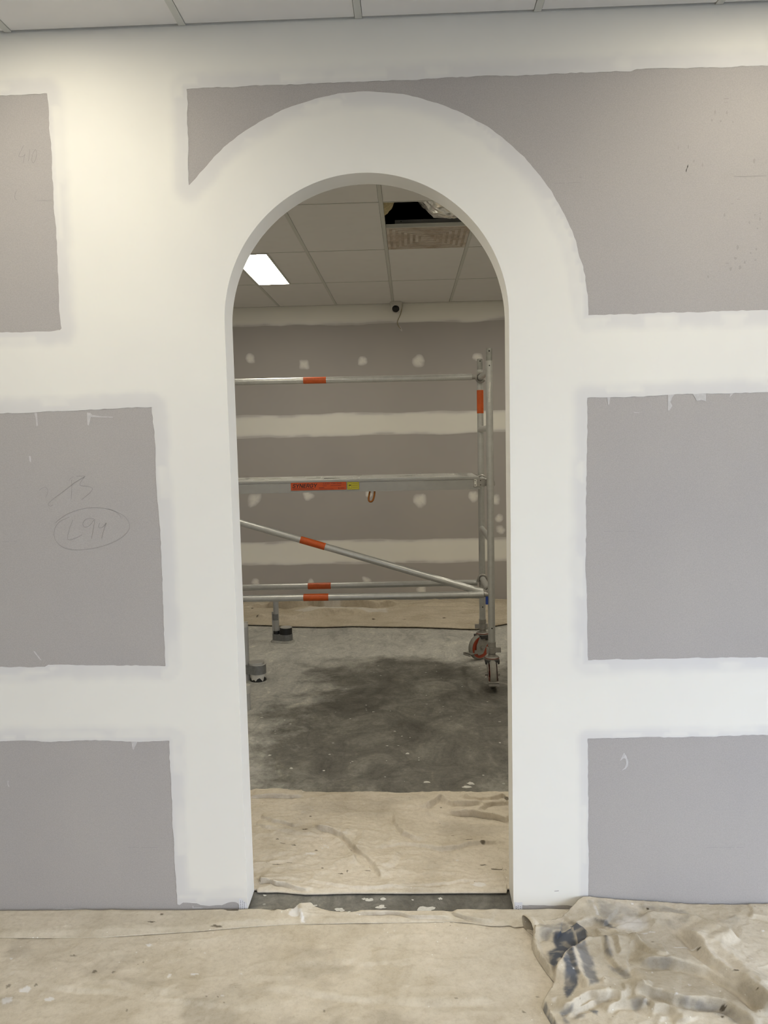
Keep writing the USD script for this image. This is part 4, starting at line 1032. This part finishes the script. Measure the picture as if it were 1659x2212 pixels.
X, Y, Z = sheet(-2.1, 1.9, .0052, lambda x: np.full_like(x, -1.35) + .02 * np.sin(x * 3), lambda x: np.full_like(x, -.018), h_front, .002, .007)
white = spots(X, Y, [(a, b, c, d) for a, b, c, d in [(-1.275, -0.436, 0.017, 0.016), (-1.312, -0.4868, 0.018, 0.016), (-0.9447, -0.211, 0.012, 0.008), (-0.8239, -0.3736, 0.006, 0.01), (-0.7444, -0.3618, 0.014, 0.006), (-1.176, -0.4799, 0.016, 0.01), (-0.7359, -0.2511, 0.003, 0.004), (-1.398, -0.2823, 0.006, 0.005), (-0.588, -0.3616, 0.004, 0.004), (-0.6244, -0.4678, 0.004, 0.004), (-0.9766, -0.251, 0.003, 0.003), (-0.8856, -0.2232, 0.004, 0.003)]])
dirt = spots(X, Y, [(-1.192, -0.2677, 0.012, 0.005), (-0.9346, -0.2995, 0.005, 0.003), (-1.081, -0.3529, 0.008, 0.006), (-1.017, -0.3574, 0.006, 0.005), (-1.251, -0.4159, 0.004, 0.008), (-1.34, -0.4204, 0.008, 0.01), (-0.6756, -0.4745, 0.003, 0.004), (-0.6375, -0.4745, 0.003, 0.003), (-0.6132, -0.5031, 0.005, 0.004), (-0.9086, -0.5321, 0.003, 0.004)] + [(0.3656, -0.4709, 0.008, 0.003), (0.315, -0.5335, 0.006, 0.003), (0.1124, -0.4818, 0.004, 0.003), (0.1188, -0.0844, 0.004, 0.002), (-0.2958, -0.5294, 0.003, 0.003)], 4) * .7
dirt += .22 * sstep(.56, .75, fbm(np.stack([X * 5, Y * 6, 0 * X], -1), 5, 31))
cloth('drop_cloth', 'wide beige canvas drop cloth spread over the foreground floor', X, Y, Z, M['canvas'], {'white': white, 'dirt': dirt})

# --- folded strip of cloth along the foot of the wall
yn = curve([(-2.1, -.172)] + [(-1.496, -0.1729), (-1.311, -0.1732), (-1.128, -0.1708), (-0.951, -0.1526), (-0.7723, -0.1328), (-0.6094, -0.1101), (-0.5099, -0.1007), (-0.4249, -0.0941), (-0.3425, -0.0929), (-0.2452, -0.089), (-0.0437, -0.0867), (0.1223, -0.0816), (0.1885, -0.0901), (0.2534, -0.1066), (0.2913, -0.108), (0.3265, -0.1032), (0.3415, -0.1149), (0.3733, -0.1109), (0.4571, -0.1016)] + [(.75, -.09)])
yf = curve([(-2.1, -.006)] + [(-1.5, -.006), (-.66, -.006)] + [(AX - AR + .01, -.004), (AX - AR + .05, -.002), (-.5, -.018), (-.46, -.002), (-.40, .01), (-.36, -.004), (-.33, -.016), (-.2, -.026), (-.05, -.028), (.1, -.022), (.25, -.014), (.34, -.004), (.36, -.006), (.75, -.006)])


def h_strip(X, Y):
    z = wrinkle(X, Y, .004, 5, 14, 41) + .004
    z += fold(X, Y, [(-0.5645, 0.0316), (-0.5138, 0.0434), (-0.4671, 0.0613), (-0.4293, 0.043), (-0.376, 0.0072)], .014, .03, .05)
    z += fold(X, Y, [(-0.4662, 0.065), (-0.4506, 0.0193), (-0.433, -0.0332), (-0.4195, -0.0837)], .016, .028, .014, .3)
    z += fold(X, Y, [(-0.2489, -0.0257), (-0.1462, -0.0306), (-0.0783, -0.0229), (-0.0441, -0.0536), (0.0231, -0.065), (0.1234, -0.0686)], .012, .035, .006)
    z += fold(X, Y, [(0.1185, -0.0349), (0.171, -0.0576), (0.2221, -0.0854), (0.2599, -0.105)], .010, .04, .006)
    z += fold(X, Y, [(-1.514, -0.1391), (-1.311, -0.1395), (-1.049, -0.1184), (-0.785, -0.0994), (-0.5211, -0.0668)], .004, .06, .02)
    return z


X, Y, Z = sheet(-2.1, .72, .0055, yn, yf, h_strip, .0022, .010, lift=.0075)
white = inside(X, Y, [(-0.4807, -0.0444), (-0.4605, 0.0252), (-0.45, -0.0101), (-0.4402, -0.0558), (-0.4669, -0.0591)], .003, 2, .15) + inside(X, Y, [(-0.4413, -0.0331), (-0.4309, -0.0389), (-0.4107, -0.0893), (-0.4255, -0.0892)], .003, 2, .2)
dirt = spots(X, Y, [(-0.5317, -0.0179, 0.014, 0.004), (-0.5485, -0.0201, 0.006, 0.002)] + [(-0.9757, -0.0857, 0.012, 0.005), (-0.9512, -0.0441, 0.008, 0.005), (-0.7309, -0.1137, 0.02, 0.005), (-0.6964, -0.0127, 0.03, 0.01)], 3)
cloth('folded_drop_cloth', 'long narrow folded canvas strip lying along the foot of the wall and across the threshold', X, Y, Z, M['canvas_b'], {'white': white, 'dirt': dirt})

# --- cloth lying just behind the arch
yn = curve([(-1.5, .11)] + [(-0.6488, 0.1137), (-0.5997, 0.1135), (-0.5455, 0.1148), (-0.49, 0.1066), (-0.4348, 0.0985), (-0.363, 0.0997), (-0.2558, 0.1054), (-0.0051, 0.1027), (0.1732, 0.1049), (0.3488, 0.104)] + [(.9, .11), (1.3, .12)])
yn0 = yn
yn = lambda x: np.maximum(yn0(x), np.where((x < AX - AR + .01) | (x > AX + AR - .01), WT + .004, -9))
yf = curve([(-1.5, 1.0)] + [(-0.8313, 1.01), (-0.6454, 1.002), (-0.4588, 0.9959), (-0.3191, 0.9859), (-0.1811, 0.9915), (-0.1117, 0.98), (0.0946, 0.9819), (0.2548, 0.9845), (0.4547, 0.9788)] + [(1.3, .99)])


def h_door(X, Y):
    c = '2.5136,480,1680'
    z = wrinkle(X, Y, .006, 4, 10, 61) + wrinkle(X, Y, .0035, 16, 26, 64) + .003
    z += fold(X, Y, [(-0.8291, 0.9377), (-0.7287, 0.9382), (-0.6463, 0.9369), (-0.5553, 0.9375)], .016, .08, .008)
    z += fold(X, Y, [(-0.7364, 0.7373), (-0.678, 0.7006), (-0.6134, 0.6716), (-0.5778, 0.6607), (-0.5429, 0.624)], .010, .03, .012)
    z += fold(X, Y, [(-0.7492, 0.6697), (-0.6466, 0.6167), (-0.5411, 0.5819), (-0.4389, 0.556)], .007, .04, .015)
    z += fold(X, Y, [(-0.4849, 0.663), (-0.4125, 0.6175), (-0.3413, 0.5665), (-0.2864, 0.4884), (-0.2492, 0.4079), (-0.2071, 0.3527), (-0.1584, 0.2881), (-0.1365, 0.1927)], .016, .030, .012)
    z += fold(X, Y, [(-0.3711, 0.534), (-0.317, 0.4699), (-0.2792, 0.3902), (-0.2587, 0.2958)], .010, .014, .016)
    z += fold(X, Y, [(-0.1117, 0.7603), (-0.093, 0.6706), (-0.0754, 0.6019), (-0.0341, 0.5403), (0.0419, 0.4915)], .014, .028, .012)
    z += fold(X, Y, [(-0.1474, 0.6591), (-0.1289, 0.5941), (-0.107, 0.5362), (-0.1001, 0.4725)], .008, .014, .014)
    z += fold(X, Y, [(0.0356, 0.8047), (0.0766, 0.8708), (0.1238, 0.9433), (0.1515, 0.8639), (0.2073, 0.8401), (0.2586, 0.8242), (0.3288, 0.8289)], .026, .03, .016)
    z += fold(X, Y, [(0.2317, 0.9416), (0.2557, 0.9014), (0.2892, 0.8775), (0.3622, 0.8999), (0.4377, 0.9384)], .018, .022, .012)
    z += fold(X, Y, [(0.278, 0.7425), (0.3088, 0.8009), (0.3468, 0.8343), (0.4458, 0.8597)], .022, .018, .014)
    z += fold(X, Y, [(0.1339, 0.7662), (0.2012, 0.7435), (0.2775, 0.737), (0.3587, 0.7003), (0.4292, 0.6592)], .024, .05, .012)
    z += fold(X, Y, [(0.048, 0.7766), (0.0888, 0.7036), (0.1276, 0.6249)], .010, .02, .014)
    z += fold(X, Y, [(-0.2036, 0.4379), (-0.1253, 0.4618), (-0.0619, 0.4768), (0.0332, 0.4557), (0.1112, 0.432), (0.1824, 0.4436), (0.2244, 0.4803), (0.3124, 0.4889), (0.4083, 0.4943)], .012, .035, .014)
    z += fold(X, Y, [(-0.2528, 0.5954), (-0.2397, 0.5134), (-0.2548, 0.4353), (-0.2393, 0.375)], .008, .02, .02) + fold(X, Y, [(-0.3076, 0.6644), (-0.3108, 0.5961), (-0.3151, 0.5465)], .006, .02, .02)
    z += fold(X, Y, [(-0.0925, 0.4035), (-0.1065, 0.3302), (-0.1278, 0.2739)], .007, .02, .03)
    z += fold(X, Y, [(-0.656, 0.1565), (-0.6193, 0.1956), (-0.5623, 0.2086), (-0.4648, 0.2014), (-0.3659, 0.1744), (-0.2611, 0.1415), (-0.1526, 0.1345), (0.0275, 0.163), (0.1729, 0.1778), (0.3705, 0.1963)], .006, .020, .012, .04)
    z += fold(X, Y, [(-0.6443, 0.1905), (-0.5869, 0.1796), (-0.5243, 0.1558), (-0.463, 0.1349), (-0.417, 0.1143)], .014, .020, .007, .1)
    return z


X, Y, Z = sheet(-1.45, 1.25, .0042, yn, yf, h_door, .004, .011, lift=.004)
keep = (abs(Y) >= 0)
dirt = spots(X, Y, [(-0.5008, 0.5898, 0.014, 0.005), (0.2287, 0.485, 0.016, 0.004), (0.2828, 0.4689, 0.012, 0.005), (-0.282, 0.4279, 0.004, 0.004), (-0.202, 0.2537, 0.01, 0.004), (-0.3088, 0.234, 0.01, 0.005), (-0.2843, 0.2543, 0.003, 0.01), (0.1555, 0.5287, 0.006, 0.004), (-0.4305, 0.414, 0.007, 0.003), (-0.3879, 0.2757, 0.006, 0.004), (-0.5326, 0.4656, 0.012, 0.003), (-0.6133, 0.5171, 0.006, 0.003), (-0.5833, 0.4818, 0.014, 0.002), (-0.5782, 0.3052, 0.02, 0.003), (-0.5345, 0.3192, 0.016, 0.002), (0.4374, 0.8987, 0.012, 0.02), (-0.4924, 0.7234, 0.006, 0.005), (0.1163, 0.7998, 0.003, 0.004)] + [(0.3264, 0.257, 0.03, 0.004), (0.2703, 0.292, 0.02, 0.003)], 5)
dirt += .20 * sstep(.5, .72, fbm(np.stack([X * 4 + 3, Y * 5, 0 * X], -1), 5, 71))
white = spots(X, Y, [(-0.451, 0.3886, 0.024, 0.006), (-0.4729, 0.3769, 0.01, 0.004), (-0.4035, 0.6517, 0.008, 0.003), (-0.4923, 0.7931, 0.006, 0.008), (-0.5325, 0.7658, 0.012, 0.004), (-0.3959, 0.4597, 0.01, 0.003), (-0.4054, 0.4366, 0.003, 0.01), (-0.3828, 0.4487, 0.003, 0.01), (0.1642, 0.3353, 0.008, 0.005), (0.2394, 0.1516, 0.03, 0.012), (-0.0997, 0.5771, 0.006, 0.004), (-0.4188, 0.5232, 0.002, 0.008), (-0.2505, 0.8466, 0.004, 0.003)], 6) * .8
cloth('drop_cloth', 'rumpled beige canvas drop cloth lying just behind the arched opening', X, Y, Z, M['canvas_e'], {'white': white, 'dirt': dirt})

# --- cloth along the far wall
yn = curve([(-2.6, 4.53)] + [(-1.616, 4.649), (-1.376, 4.606), (-1.1, 4.534), (-0.8331, 4.499), (-0.5734, 4.521), (-0.2672, 4.475), (0.0346, 4.448), (0.2898, 4.397), (0.4568, 4.352), (0.582, 4.336), (0.7174, 4.426), (0.8795, 4.535)] + [(1.6, 4.62)])
yf = lambda x: np.full_like(x, 5.688)


def h_far(X, Y):
    z = wrinkle(X, Y, .018, 2.5, 6, 81) + wrinkle(X, Y, .005, 9, 14, 84) + .004
    z += fold(X, Y, [(-1.787, 5.43), (-1.551, 5.448), (-1.291, 5.311), (-1.155, 5.516), (-1.054, 5.598), (-0.9587, 5.415), (-0.8036, 5.319), (-0.6303, 5.418), (-0.3552, 5.373), (-0.0844, 5.44)], .075, .16, .03)
    z += fold(X, Y, [(-1.622, 4.971), (-1.27, 4.835), (-0.9438, 4.965), (-0.749, 5.11), (-0.4298, 5.049)], .045, .14, .05)
    z += fold(X, Y, [(-0.3402, 5.458), (-0.0839, 5.354), (0.2799, 5.457), (0.6329, 5.329)], .02, .1, .04)
    return z


X, Y, Z = sheet(-2.5, 1.55, .010, yn, yf, h_far, .006, .012, lift=.009)
dirt = spots(X, Y, [(-0.6914, 5.269, 0.014, 0.012), (-0.3835, 4.794, 0.016, 0.02), (-1.677, 5.337, 0.016, 0.02), (-0.9975, 5.127, 0.012, 0.012), (-1.536, 4.889, 0.012, 0.01), (-1.192, 4.943, 0.012, 0.012), (0.3062, 4.809, 0.02, 0.02), (-0.7997, 5.277, 0.012, 0.012), (-0.0803, 4.76, 0.02, 0.012)], 7)
white = inside(X, Y, [(-1.212, 5.141), (-1.072, 5.296), (-0.8764, 5.324), (-0.6164, 5.223), (-0.2611, 5.24), (-0.2566, 5.077), (-0.6049, 5.061), (-0.9158, 5.026), (-1.089, 5.014)], .02, 12, .5) * .5
cloth('drop_cloth', 'sandy brown canvas drop cloth spread along the foot of the far wall', X, Y, Z, M['canvas_d'], {'white': white, 'dirt': dirt})

# --- bunched cloth with blue paint at the lower right
zb = .022
far_ = curve([(0.6113, 0.0107), (0.6312, 0.0312)] + [(.55, -.010), (.60, -.006), (1.9, -.006)])
lx = [(0.3865, -0.2285), (0.3895, -0.2641), (0.3966, -0.2989), (0.411, -0.3535), (0.4315, -0.4058), (0.4166, -0.4371), (0.3892, -0.4826), (0.3727, -0.512), (0.3769, -0.5407), (0.3886, -0.589), (0.3961, -0.6295)]
ul = [(0.3801, -0.1143), (0.422, -0.1124), (0.447, -0.1403), (0.4778, -0.116), (0.5065, -0.0888), (0.5605, -0.0433), (0.6058, -0.0016)]
left_ = np.array([(p[1], p[0]) for p in lx] + [(-.125, .403), (-.11, .41)])
left_ = left_[np.argsort(left_[:, 0])]
top_ = np.array(sorted(ul + [(.60, -.012), (2.0, -.010)]))


def h_bundle(X, Y):
    z = wrinkle(X, Y, .004, 4, 6, 91) + wrinkle(X, Y, .0026, 20, 26, 94) + .014
    c = 0
    # flap edge: the near flap lies higher than the hollow behind it
    z += fold(X, Y, [(0.427, -0.4308), (0.4475, -0.3911), (0.4695, -0.346), (0.5134, -0.2906), (0.551, -0.2577), (0.5921, -0.2375), (0.6684, -0.2149), (0.6935, -0.2057), (0.7221, -0.2159), (0.75, -0.2377)], .030, .008, .055, .06)
    z += fold(X, Y, [(0.475, -0.3169), (0.4958, -0.2955), (0.5303, -0.2628), (0.5651, -0.2315), (0.5841, -0.2225)], -.014, .03, .010)
    # rolled tube on the left
    z += fold(X, Y, [(0.3768, -0.158), (0.414, -0.1629), (0.4578, -0.163), (0.4958, -0.1773)], .024, .03, .03, .05)
    z += fold(X, Y, [(0.4133, -0.1854), (0.406, -0.2404), (0.4087, -0.2846), (0.414, -0.3358), (0.4313, -0.377)], .008, .008, .02)
    # bright blue fold and the pocket above it
    z += fold(X, Y, [(0.5519, -0.144), (0.5644, -0.168), (0.5752, -0.1916), (0.5771, -0.2284)], .018, .012, .03)
    z += fold(X, Y, [(0.5402, -0.1294), (0.578, -0.1038), (0.618, -0.0975), (0.6447, -0.11), (0.6694, -0.1297)], .022, .03, .018)
    z += fold(X, Y, [(0.6133, -0.1441), (0.6288, -0.1776), (0.6411, -0.2102)], .010, .02, .008)
    z += fold(X, Y, [(0.6676, -0.1491), (0.6836, -0.1777), (0.6964, -0.2057)], .012, .03, .010)
    # stripes flap: soft pleats running down it
    z += fold(X, Y, [(0.5125, -0.295), (0.5122, -0.3502), (0.5102, -0.4111), (0.5118, -0.4767)], .012, .022, .008)
    z += fold(X, Y, [(0.6321, -0.224), (0.6258, -0.2732), (0.6279, -0.3207), (0.6434, -0.3666), (0.6722, -0.399)], .010, .03, .010)
    z += fold(X, Y, [(0.6729, -0.2194), (0.6698, -0.2644), (0.6676, -0.3101)], .008, .02, .007)
    # folds across the bottom
    z += fold(X, Y, [(0.4093, -0.5572), (0.4334, -0.5357), (0.4565, -0.5212), (0.4802, -0.5047), (0.4951, -0.4947), (0.5246, -0.4887), (0.5558, -0.4871), (0.5863, -0.4886)], .024, .022, .014)
    z += fold(X, Y, [(0.4273, -0.5676), (0.4501, -0.5535), (0.4738, -0.5356), (0.5034, -0.5156), (0.5326, -0.4991), (0.5597, -0.4923), (0.5988, -0.4897), (0.6155, -0.5044), (0.6238, -0.5208)], .026, .026, .014)
    z += fold(X, Y, [(0.5577, -0.5532), (0.5831, -0.5318), (0.6026, -0.5245), (0.6334, -0.5226), (0.6638, -0.5225), (0.6857, -0.5422)], .028, .03, .016)
    z += fold(X, Y, [(0.5629, -0.4462), (0.5978, -0.4423), (0.65, -0.4422), (0.6772, -0.4383), (0.6988, -0.4536), (0.7225, -0.4612)], .016, .012, .03)
    z += fold(X, Y, [(0.6165, -0.4709), (0.6565, -0.4659), (0.6944, -0.4689)], .014, .012, .03)
    # right-hand folds
    z += fold(X, Y, [(0.7778, -0.1113), (0.8249, -0.0915), (0.8689, -0.083), (0.9203, -0.0893), (0.9556, -0.1069), (0.989, -0.1365), (1.02, -0.1702), (1.055, -0.1984), (1.085, -0.2352)], .022, .014, .04)
    z += fold(X, Y, [(0.9204, -0.1592), (0.9346, -0.2015), (0.9427, -0.2424), (0.9498, -0.2995), (0.9651, -0.3459), (0.9867, -0.3867), (1.009, -0.4105), (1.022, -0.4531), (1.034, -0.509), (1.043, -0.5693)], .034, .040, .020)
    z += fold(X, Y, [(0.7214, -0.2103), (0.7394, -0.2377), (0.7531, -0.2777), (0.7736, -0.3016), (0.8162, -0.3144)], .020, .025, .012)
    z += fold(X, Y, [(0.6903, -0.325), (0.7454, -0.3229), (0.7993, -0.325), (0.8501, -0.3355), (0.8976, -0.3542), (0.936, -0.3665), (0.961, -0.3847), (0.9876, -0.4243), (1.008, -0.4758), (1.025, -0.5306), (1.038, -0.5796)], .036, .05, .024)
    z += fold(X, Y, [(0.9766, -0.2107), (0.9991, -0.2559), (1.018, -0.3081), (1.032, -0.3664), (1.052, -0.4184), (1.083, -0.4682)], .016, .05, .03)
    z += fold(X, Y, [(0.6511, -0.4689), (0.6901, -0.4681), (0.7257, -0.4782), (0.758, -0.4893), (0.782, -0.5095), (0.8149, -0.5167), (0.8603, -0.5166), (0.9078, -0.5237), (0.9366, -0.5521), (0.9653, -0.5901), (0.9849, -0.6236)], .032, .04, .020)
    z += fold(X, Y, [(0.64, -0.5099), (0.6608, -0.5171), (0.6802, -0.5458), (0.7031, -0.5772), (0.7191, -0.6045)], .018, .02, .02) + fold(X, Y, [(0.6884, -0.5351), (0.7358, -0.5278), (0.7625, -0.5384), (0.7769, -0.5701), (0.7848, -0.6043)], .016, .02, .02)
    z += fold(X, Y, [(1.186, -0.0757), (1.217, -0.0843), (1.247, -0.0969)], .012, .03, .010)
    # it rides up the foot of the wall here
    z += .030 * np.exp(-((X - .60) / .16) ** 2) * sstep(-.11, -.015, Y) + .012 * np.exp(-((X - .85) / .12) ** 2) * sstep(-.10, -.015, Y)
    return np.maximum(z, .004)


st = .0045
ys2 = np.arange(-1.30, -.0055, st)
xs_ = np.concatenate([np.arange(.33, 1.25, st), np.arange(1.25, 1.95, .008)])
Xg, Yg = np.meshgrid(xs_, ys2)
xl = np.interp(ys2, left_[:, 0], left_[:, 1])
ulp = np.array(sorted([(q[1], q[0]) for q in ul]))      # above the tube mouth the outline climbs to the right
xl = np.where(ys2 > -.112, np.maximum(xl, np.interp(ys2, ulp[:, 0], ulp[:, 1])), xl)
first = np.array([np.searchsorted(xs_, v) for v in xl])
cols = np.arange(len(xs_))[None]
Xg = np.where(cols <= first[:, None], xl[:, None], Xg)  # the first vertex of each row sits on the outline
keepv = cols >= first[:, None]
LEAN.clear()
Zg = h_bundle(Xg, Yg)
Yl = Yg - LEAN.get(Xg.shape, 0) * sstep(-.010, -.05, Yg)
eL = Xg - xl[:, None]
Zg = Zg * np.clip(.35 + eL / .012, 0.05, 1) ** .6 + .014
Zg = np.where(eL < 1e-6, .004, Zg)
Zg = np.maximum(Zg, np.maximum(.007 + h_front(Xg, Yg), .0025) + .0025)
blue = np.zeros(Xg.shape); white = np.zeros(Xg.shape)
for poly, soft, amt in (([(0.4696, -0.3667), (0.49, -0.325), (0.5084, -0.3015), (0.5095, -0.3502), (0.5059, -0.419), (0.4923, -0.4463), (0.4667, -0.4955), (0.4429, -0.5194), (0.4543, -0.4463)], .006, .95), ([(0.518, -0.2885), (0.5584, -0.2621), (0.5631, -0.3165), (0.5654, -0.3667), (0.5603, -0.4462), (0.5519, -0.4596), (0.5255, -0.4616), (0.5227, -0.4268), (0.5267, -0.3584)], .008, .72), ([(0.6321, -0.224), (0.6417, -0.2194), (0.6369, -0.2732), (0.636, -0.3376), (0.6255, -0.325), (0.6139, -0.2993)], .006, .7),
                        ([(0.4631, -0.182), (0.5276, -0.1631), (0.5393, -0.2193), (0.5421, -0.2599), (0.495, -0.2993), (0.4641, -0.3165), (0.447, -0.3502), (0.4332, -0.3667), (0.4298, -0.3079), (0.433, -0.2731), (0.4642, -0.2554)], .008, 1.0), ([(0.5343, -0.1367), (0.5512, -0.1333), (0.5664, -0.1584), (0.5791, -0.1737), (0.5779, -0.2375), (0.5416, -0.2621), (0.5431, -0.2008)], .003, .95), ([(0.6148, -0.3625), (0.6407, -0.3666), (0.6659, -0.3829), (0.6725, -0.4266), (0.6536, -0.4188), (0.6345, -0.391)], .008, .5),
                        ([(0.43, -0.1364), (0.4611, -0.1438), (0.4881, -0.1243), (0.5432, -0.1146), (0.5451, -0.1342), (0.5227, -0.1583), (0.4669, -0.1773), (0.4381, -0.2099), (0.4263, -0.1772)], .010, .5), ([(0.3682, -0.5323), (0.3821, -0.525), (0.3899, -0.5678), (0.4017, -0.612), (0.3846, -0.6121)], .006, .75), ([(0.4173, -0.5677), (0.4587, -0.5357), (0.4576, -0.5535), (0.431, -0.5746), (0.4409, -0.6119), (0.4238, -0.612)], .006, .65), ([(0.6263, -0.0337), (0.732, -0.0236), (0.8096, -0.0704), (0.8142, -0.0956), (0.7097, -0.1102), (0.6506, -0.11), (0.6542, -0.0442)], .02, .38),
                        ([(0.6222, -0.105), (0.6718, -0.1199), (0.6867, -0.1539), (0.6658, -0.1442), (0.6401, -0.1296)], .008, .75), ([(0.5114, -0.548), (0.5344, -0.5568), (0.5278, -0.5743), (0.5153, -0.5639)], .004, .8), ([(0.4665, -0.571), (0.4929, -0.564), (0.4883, -0.5848), (0.4573, -0.5918)], .008, .5), ([(0.8071, -0.0396), (0.8978, -0.0295), (0.9733, -0.0557), (0.9942, -0.0811), (0.9612, -0.091), (0.888, -0.0605)], .015, .4), ([(0.636, -0.5244), (0.6674, -0.5207), (0.6834, -0.5351), (0.6423, -0.5565)], .01, .55),
                        ([(0.7796, -0.5168), (0.8501, -0.5239), (0.9046, -0.5452), (0.9388, -0.5834), (0.9211, -0.597), (0.8536, -0.5488), (0.7937, -0.5348)], .015, .5), ([(1.071, -0.1112), (1.129, -0.0765), (1.145, -0.0966), (1.089, -0.1405)], .02, .25), ([(0.7175, -0.325), (0.7993, -0.325), (0.8359, -0.3459), (0.7888, -0.3583), (0.7252, -0.346)], .015, .35), ([(0.8587, -0.135), (0.9544, -0.1109), (0.9634, -0.1353), (0.8727, -0.1639)], .02, .3)):
    blue = np.maximum(blue, amt * inside(Xg, Yg, poly, soft, len(poly), .8))
for poly, soft, amt in (([(0.6366, -0.0285), (0.6434, -0.0647), (0.6423, -0.095), (0.6375, -0.09), (0.6355, -0.0596)], .006, .8), ([(0.6954, -0.12), (0.7431, -0.0954), (0.8098, -0.1104), (0.797, -0.1542), (0.7498, -0.1778), (0.6979, -0.1443)], .015, .6), ([(0.7527, -0.0954), (0.806, -0.1055), (0.7919, -0.1542), (0.7355, -0.1588)], .012, .6), ([(0.4028, -0.5086), (0.4188, -0.5048), (0.4094, -0.5286), (0.4031, -0.5214)], .005, .8), ([(0.4871, -0.4071), (0.4923, -0.4011), (0.4916, -0.4111)], .002, .9)):
    white = np.maximum(white, amt * inside(Xg, Yg, poly, soft, 40 + len(poly), .7))
white = np.maximum(white, spots(Xg, Yg, [(0.7447, -0.3889, 0.003, 0.004), (0.8395, -0.4488, 0.004, 0.005), (0.7829, -0.0291, 0.005, 0.004), (0.78, -0.1849, 0.012, 0.004), (0.8051, -0.1779, 0.012, 0.003), (1.192, -0.1693, 0.006, 0.005), (0.7743, -0.5022, 0.004, 0.004), (0.8849, -0.2646, 0.04, 0.002)] + [(0.6337, -0.0074, 0.005, 0.006)], 3))
dirt = spots(Xg, Yg, [(1.015, -0.4851, 0.004, 0.004), (0.9891, -0.3939, 0.008, 0.006), (0.9262, -0.2734, 0.004, 0.006), (0.893, -0.5818, 0.005, 0.004), (0.7886, -0.2378, 0.004, 0.003), (0.9067, -0.5398, 0.008, 0.006), (0.832, -0.0526, 0.005, 0.005)], 8)
dirt += .20 * sstep(.5, .72, fbm(np.stack([Xg * 6 + 3, Yg * 6, 0 * Xg], -1), 5, 77))
bc = thing('stained_drop_cloth', 'bunched canvas drop cloth with slate blue paint stripes, at the right foot of the wall', 'drop cloth')
fz = quads(*Xg.shape)
fz = fz[keepv.ravel()[fz].any(1)]
fz = fz[np.ptp(Xg.ravel()[fz], axis=1) + np.ptp(Yg.ravel()[fz], axis=1) > 1e-6]
zero = np.zeros(Xg.size)
part('canvas', (np.column_stack([Xg.ravel(), Yl.ravel(), Zg.ravel()]), fz), M['canvas_c'], bc, smooth=True, primvars={'blue': np.clip(blue, 0, 1).ravel(), 'white': np.clip(white, 0, 1).ravel(), 'dirt': np.clip(dirt, 0, 1).ravel()})
# mouth of the rolled end: a flattened open tube
nt, na = 14, 40
xx_ = np.linspace(.3905, .475, nt)
an = np.linspace(0, 2 * math.pi, na)
rows = []
for k, x in enumerate(xx_):
    cy = -.142 - .055 * np.sin(an) * 0
    ry, rz = .050, .0265 + .004 * math.sin(k)
    y_ = -.145 + ry * np.cos(an) + .008 * np.sin(3 * an)
    z_ = .030 + rz * np.sin(an) - .030 * (k / (nt - 1)) ** 2
    rows.append(np.column_stack([x + .035 * (-(y_ + .145) / .05) * .55 + .004 * np.sin(2 * an), y_, np.maximum(z_, .002)]))
v = np.vstack(rows)
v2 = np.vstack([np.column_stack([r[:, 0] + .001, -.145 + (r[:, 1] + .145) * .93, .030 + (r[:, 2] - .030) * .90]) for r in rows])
f1, f2 = quads(nt, na), quads(nt, na)[:, ::-1]
rim = np.array([t for i in range(na - 1) for t in ([i, nt * na + i, i + 1], [i + 1, nt * na + i, nt * na + i + 1])])
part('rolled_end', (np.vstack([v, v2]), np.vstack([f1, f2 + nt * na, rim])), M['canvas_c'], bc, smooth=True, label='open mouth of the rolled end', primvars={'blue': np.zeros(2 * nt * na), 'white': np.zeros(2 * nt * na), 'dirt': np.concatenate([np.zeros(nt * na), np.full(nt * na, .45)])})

# ------------------------------------------------------------------ flakes of dry plaster on the floor
fk = thing('plaster_flakes', 'small white flakes of dry plaster scattered on the concrete', 'debris', kind='stuff')
FL = []
FP = [(0.2603, 1.061, 0.016), (0.0564, 1.119, 0.012), (0.2795, 1.098, 0.018), (-0.0441, 1.495, 0.01), (-0.2673, 2.185, 0.007), (-0.4052, 2.061, 0.007), (-0.8207, 2.048, 0.006), (-0.8164, 1.486, 0.01), (-0.6695, 1.306, 0.009), (-0.4804, 1.491, 0.006), (-0.9262, 3.813, 0.01), (-0.968, 2.754, 0.007), (-0.7754, 1.981, 0.006), (-0.4883, 1.272, 0.006), (-0.1203, 1.837, 0.006), (0.0836, 2.509, 0.006), (-0.975, 2.103, 0.007)] + [(-0.189, 0.0723, 0.014), (-0.1414, 0.024, 0.014), (0.028, 0.0116, 0.022), (-0.293, 0.0092, 0.012), (-0.207, 0.0785, 0.008), (-0.1327, 0.0782, 0.008), (0.0857, 0.0796, 0.008), (-0.3913, 0.0369, 0.006), (-0.0199, 0.0716, 0.005), (-0.5955, 0.1052, 0.006), (-0.2573, -0.0049, 0.006)]
rr = np.random.default_rng(3)
for _ in range(70):
    FP.append((rr.uniform(-1.0, .75), rr.uniform(1.1, 4.3), rr.uniform(.0025, .006)))
for x, y, r in FP:
    t = np.linspace(0, 2 * math.pi, 17)[:-1] + rr.uniform(0, 1)
    q = r * (.45 + .9 * noise(np.stack([np.cos(t) * 1.7 + x * 91, np.sin(t) * 1.7 + y * 57, 0 * t], -1), 2))
    el = rr.uniform(.9, 1.7)
    FL.append(flat_xy([(x + q[i] * math.cos(t[i]) * el, y + q[i] * math.sin(t[i])) for i in range(16)], .0012))
part('flake', join(*FL), M['flake'], fk, kind='stuff')

for p in stage.Traverse():
    if p.GetCustomDataByKey('loc') is not None:
        p.ClearCustomDataByKey('loc')
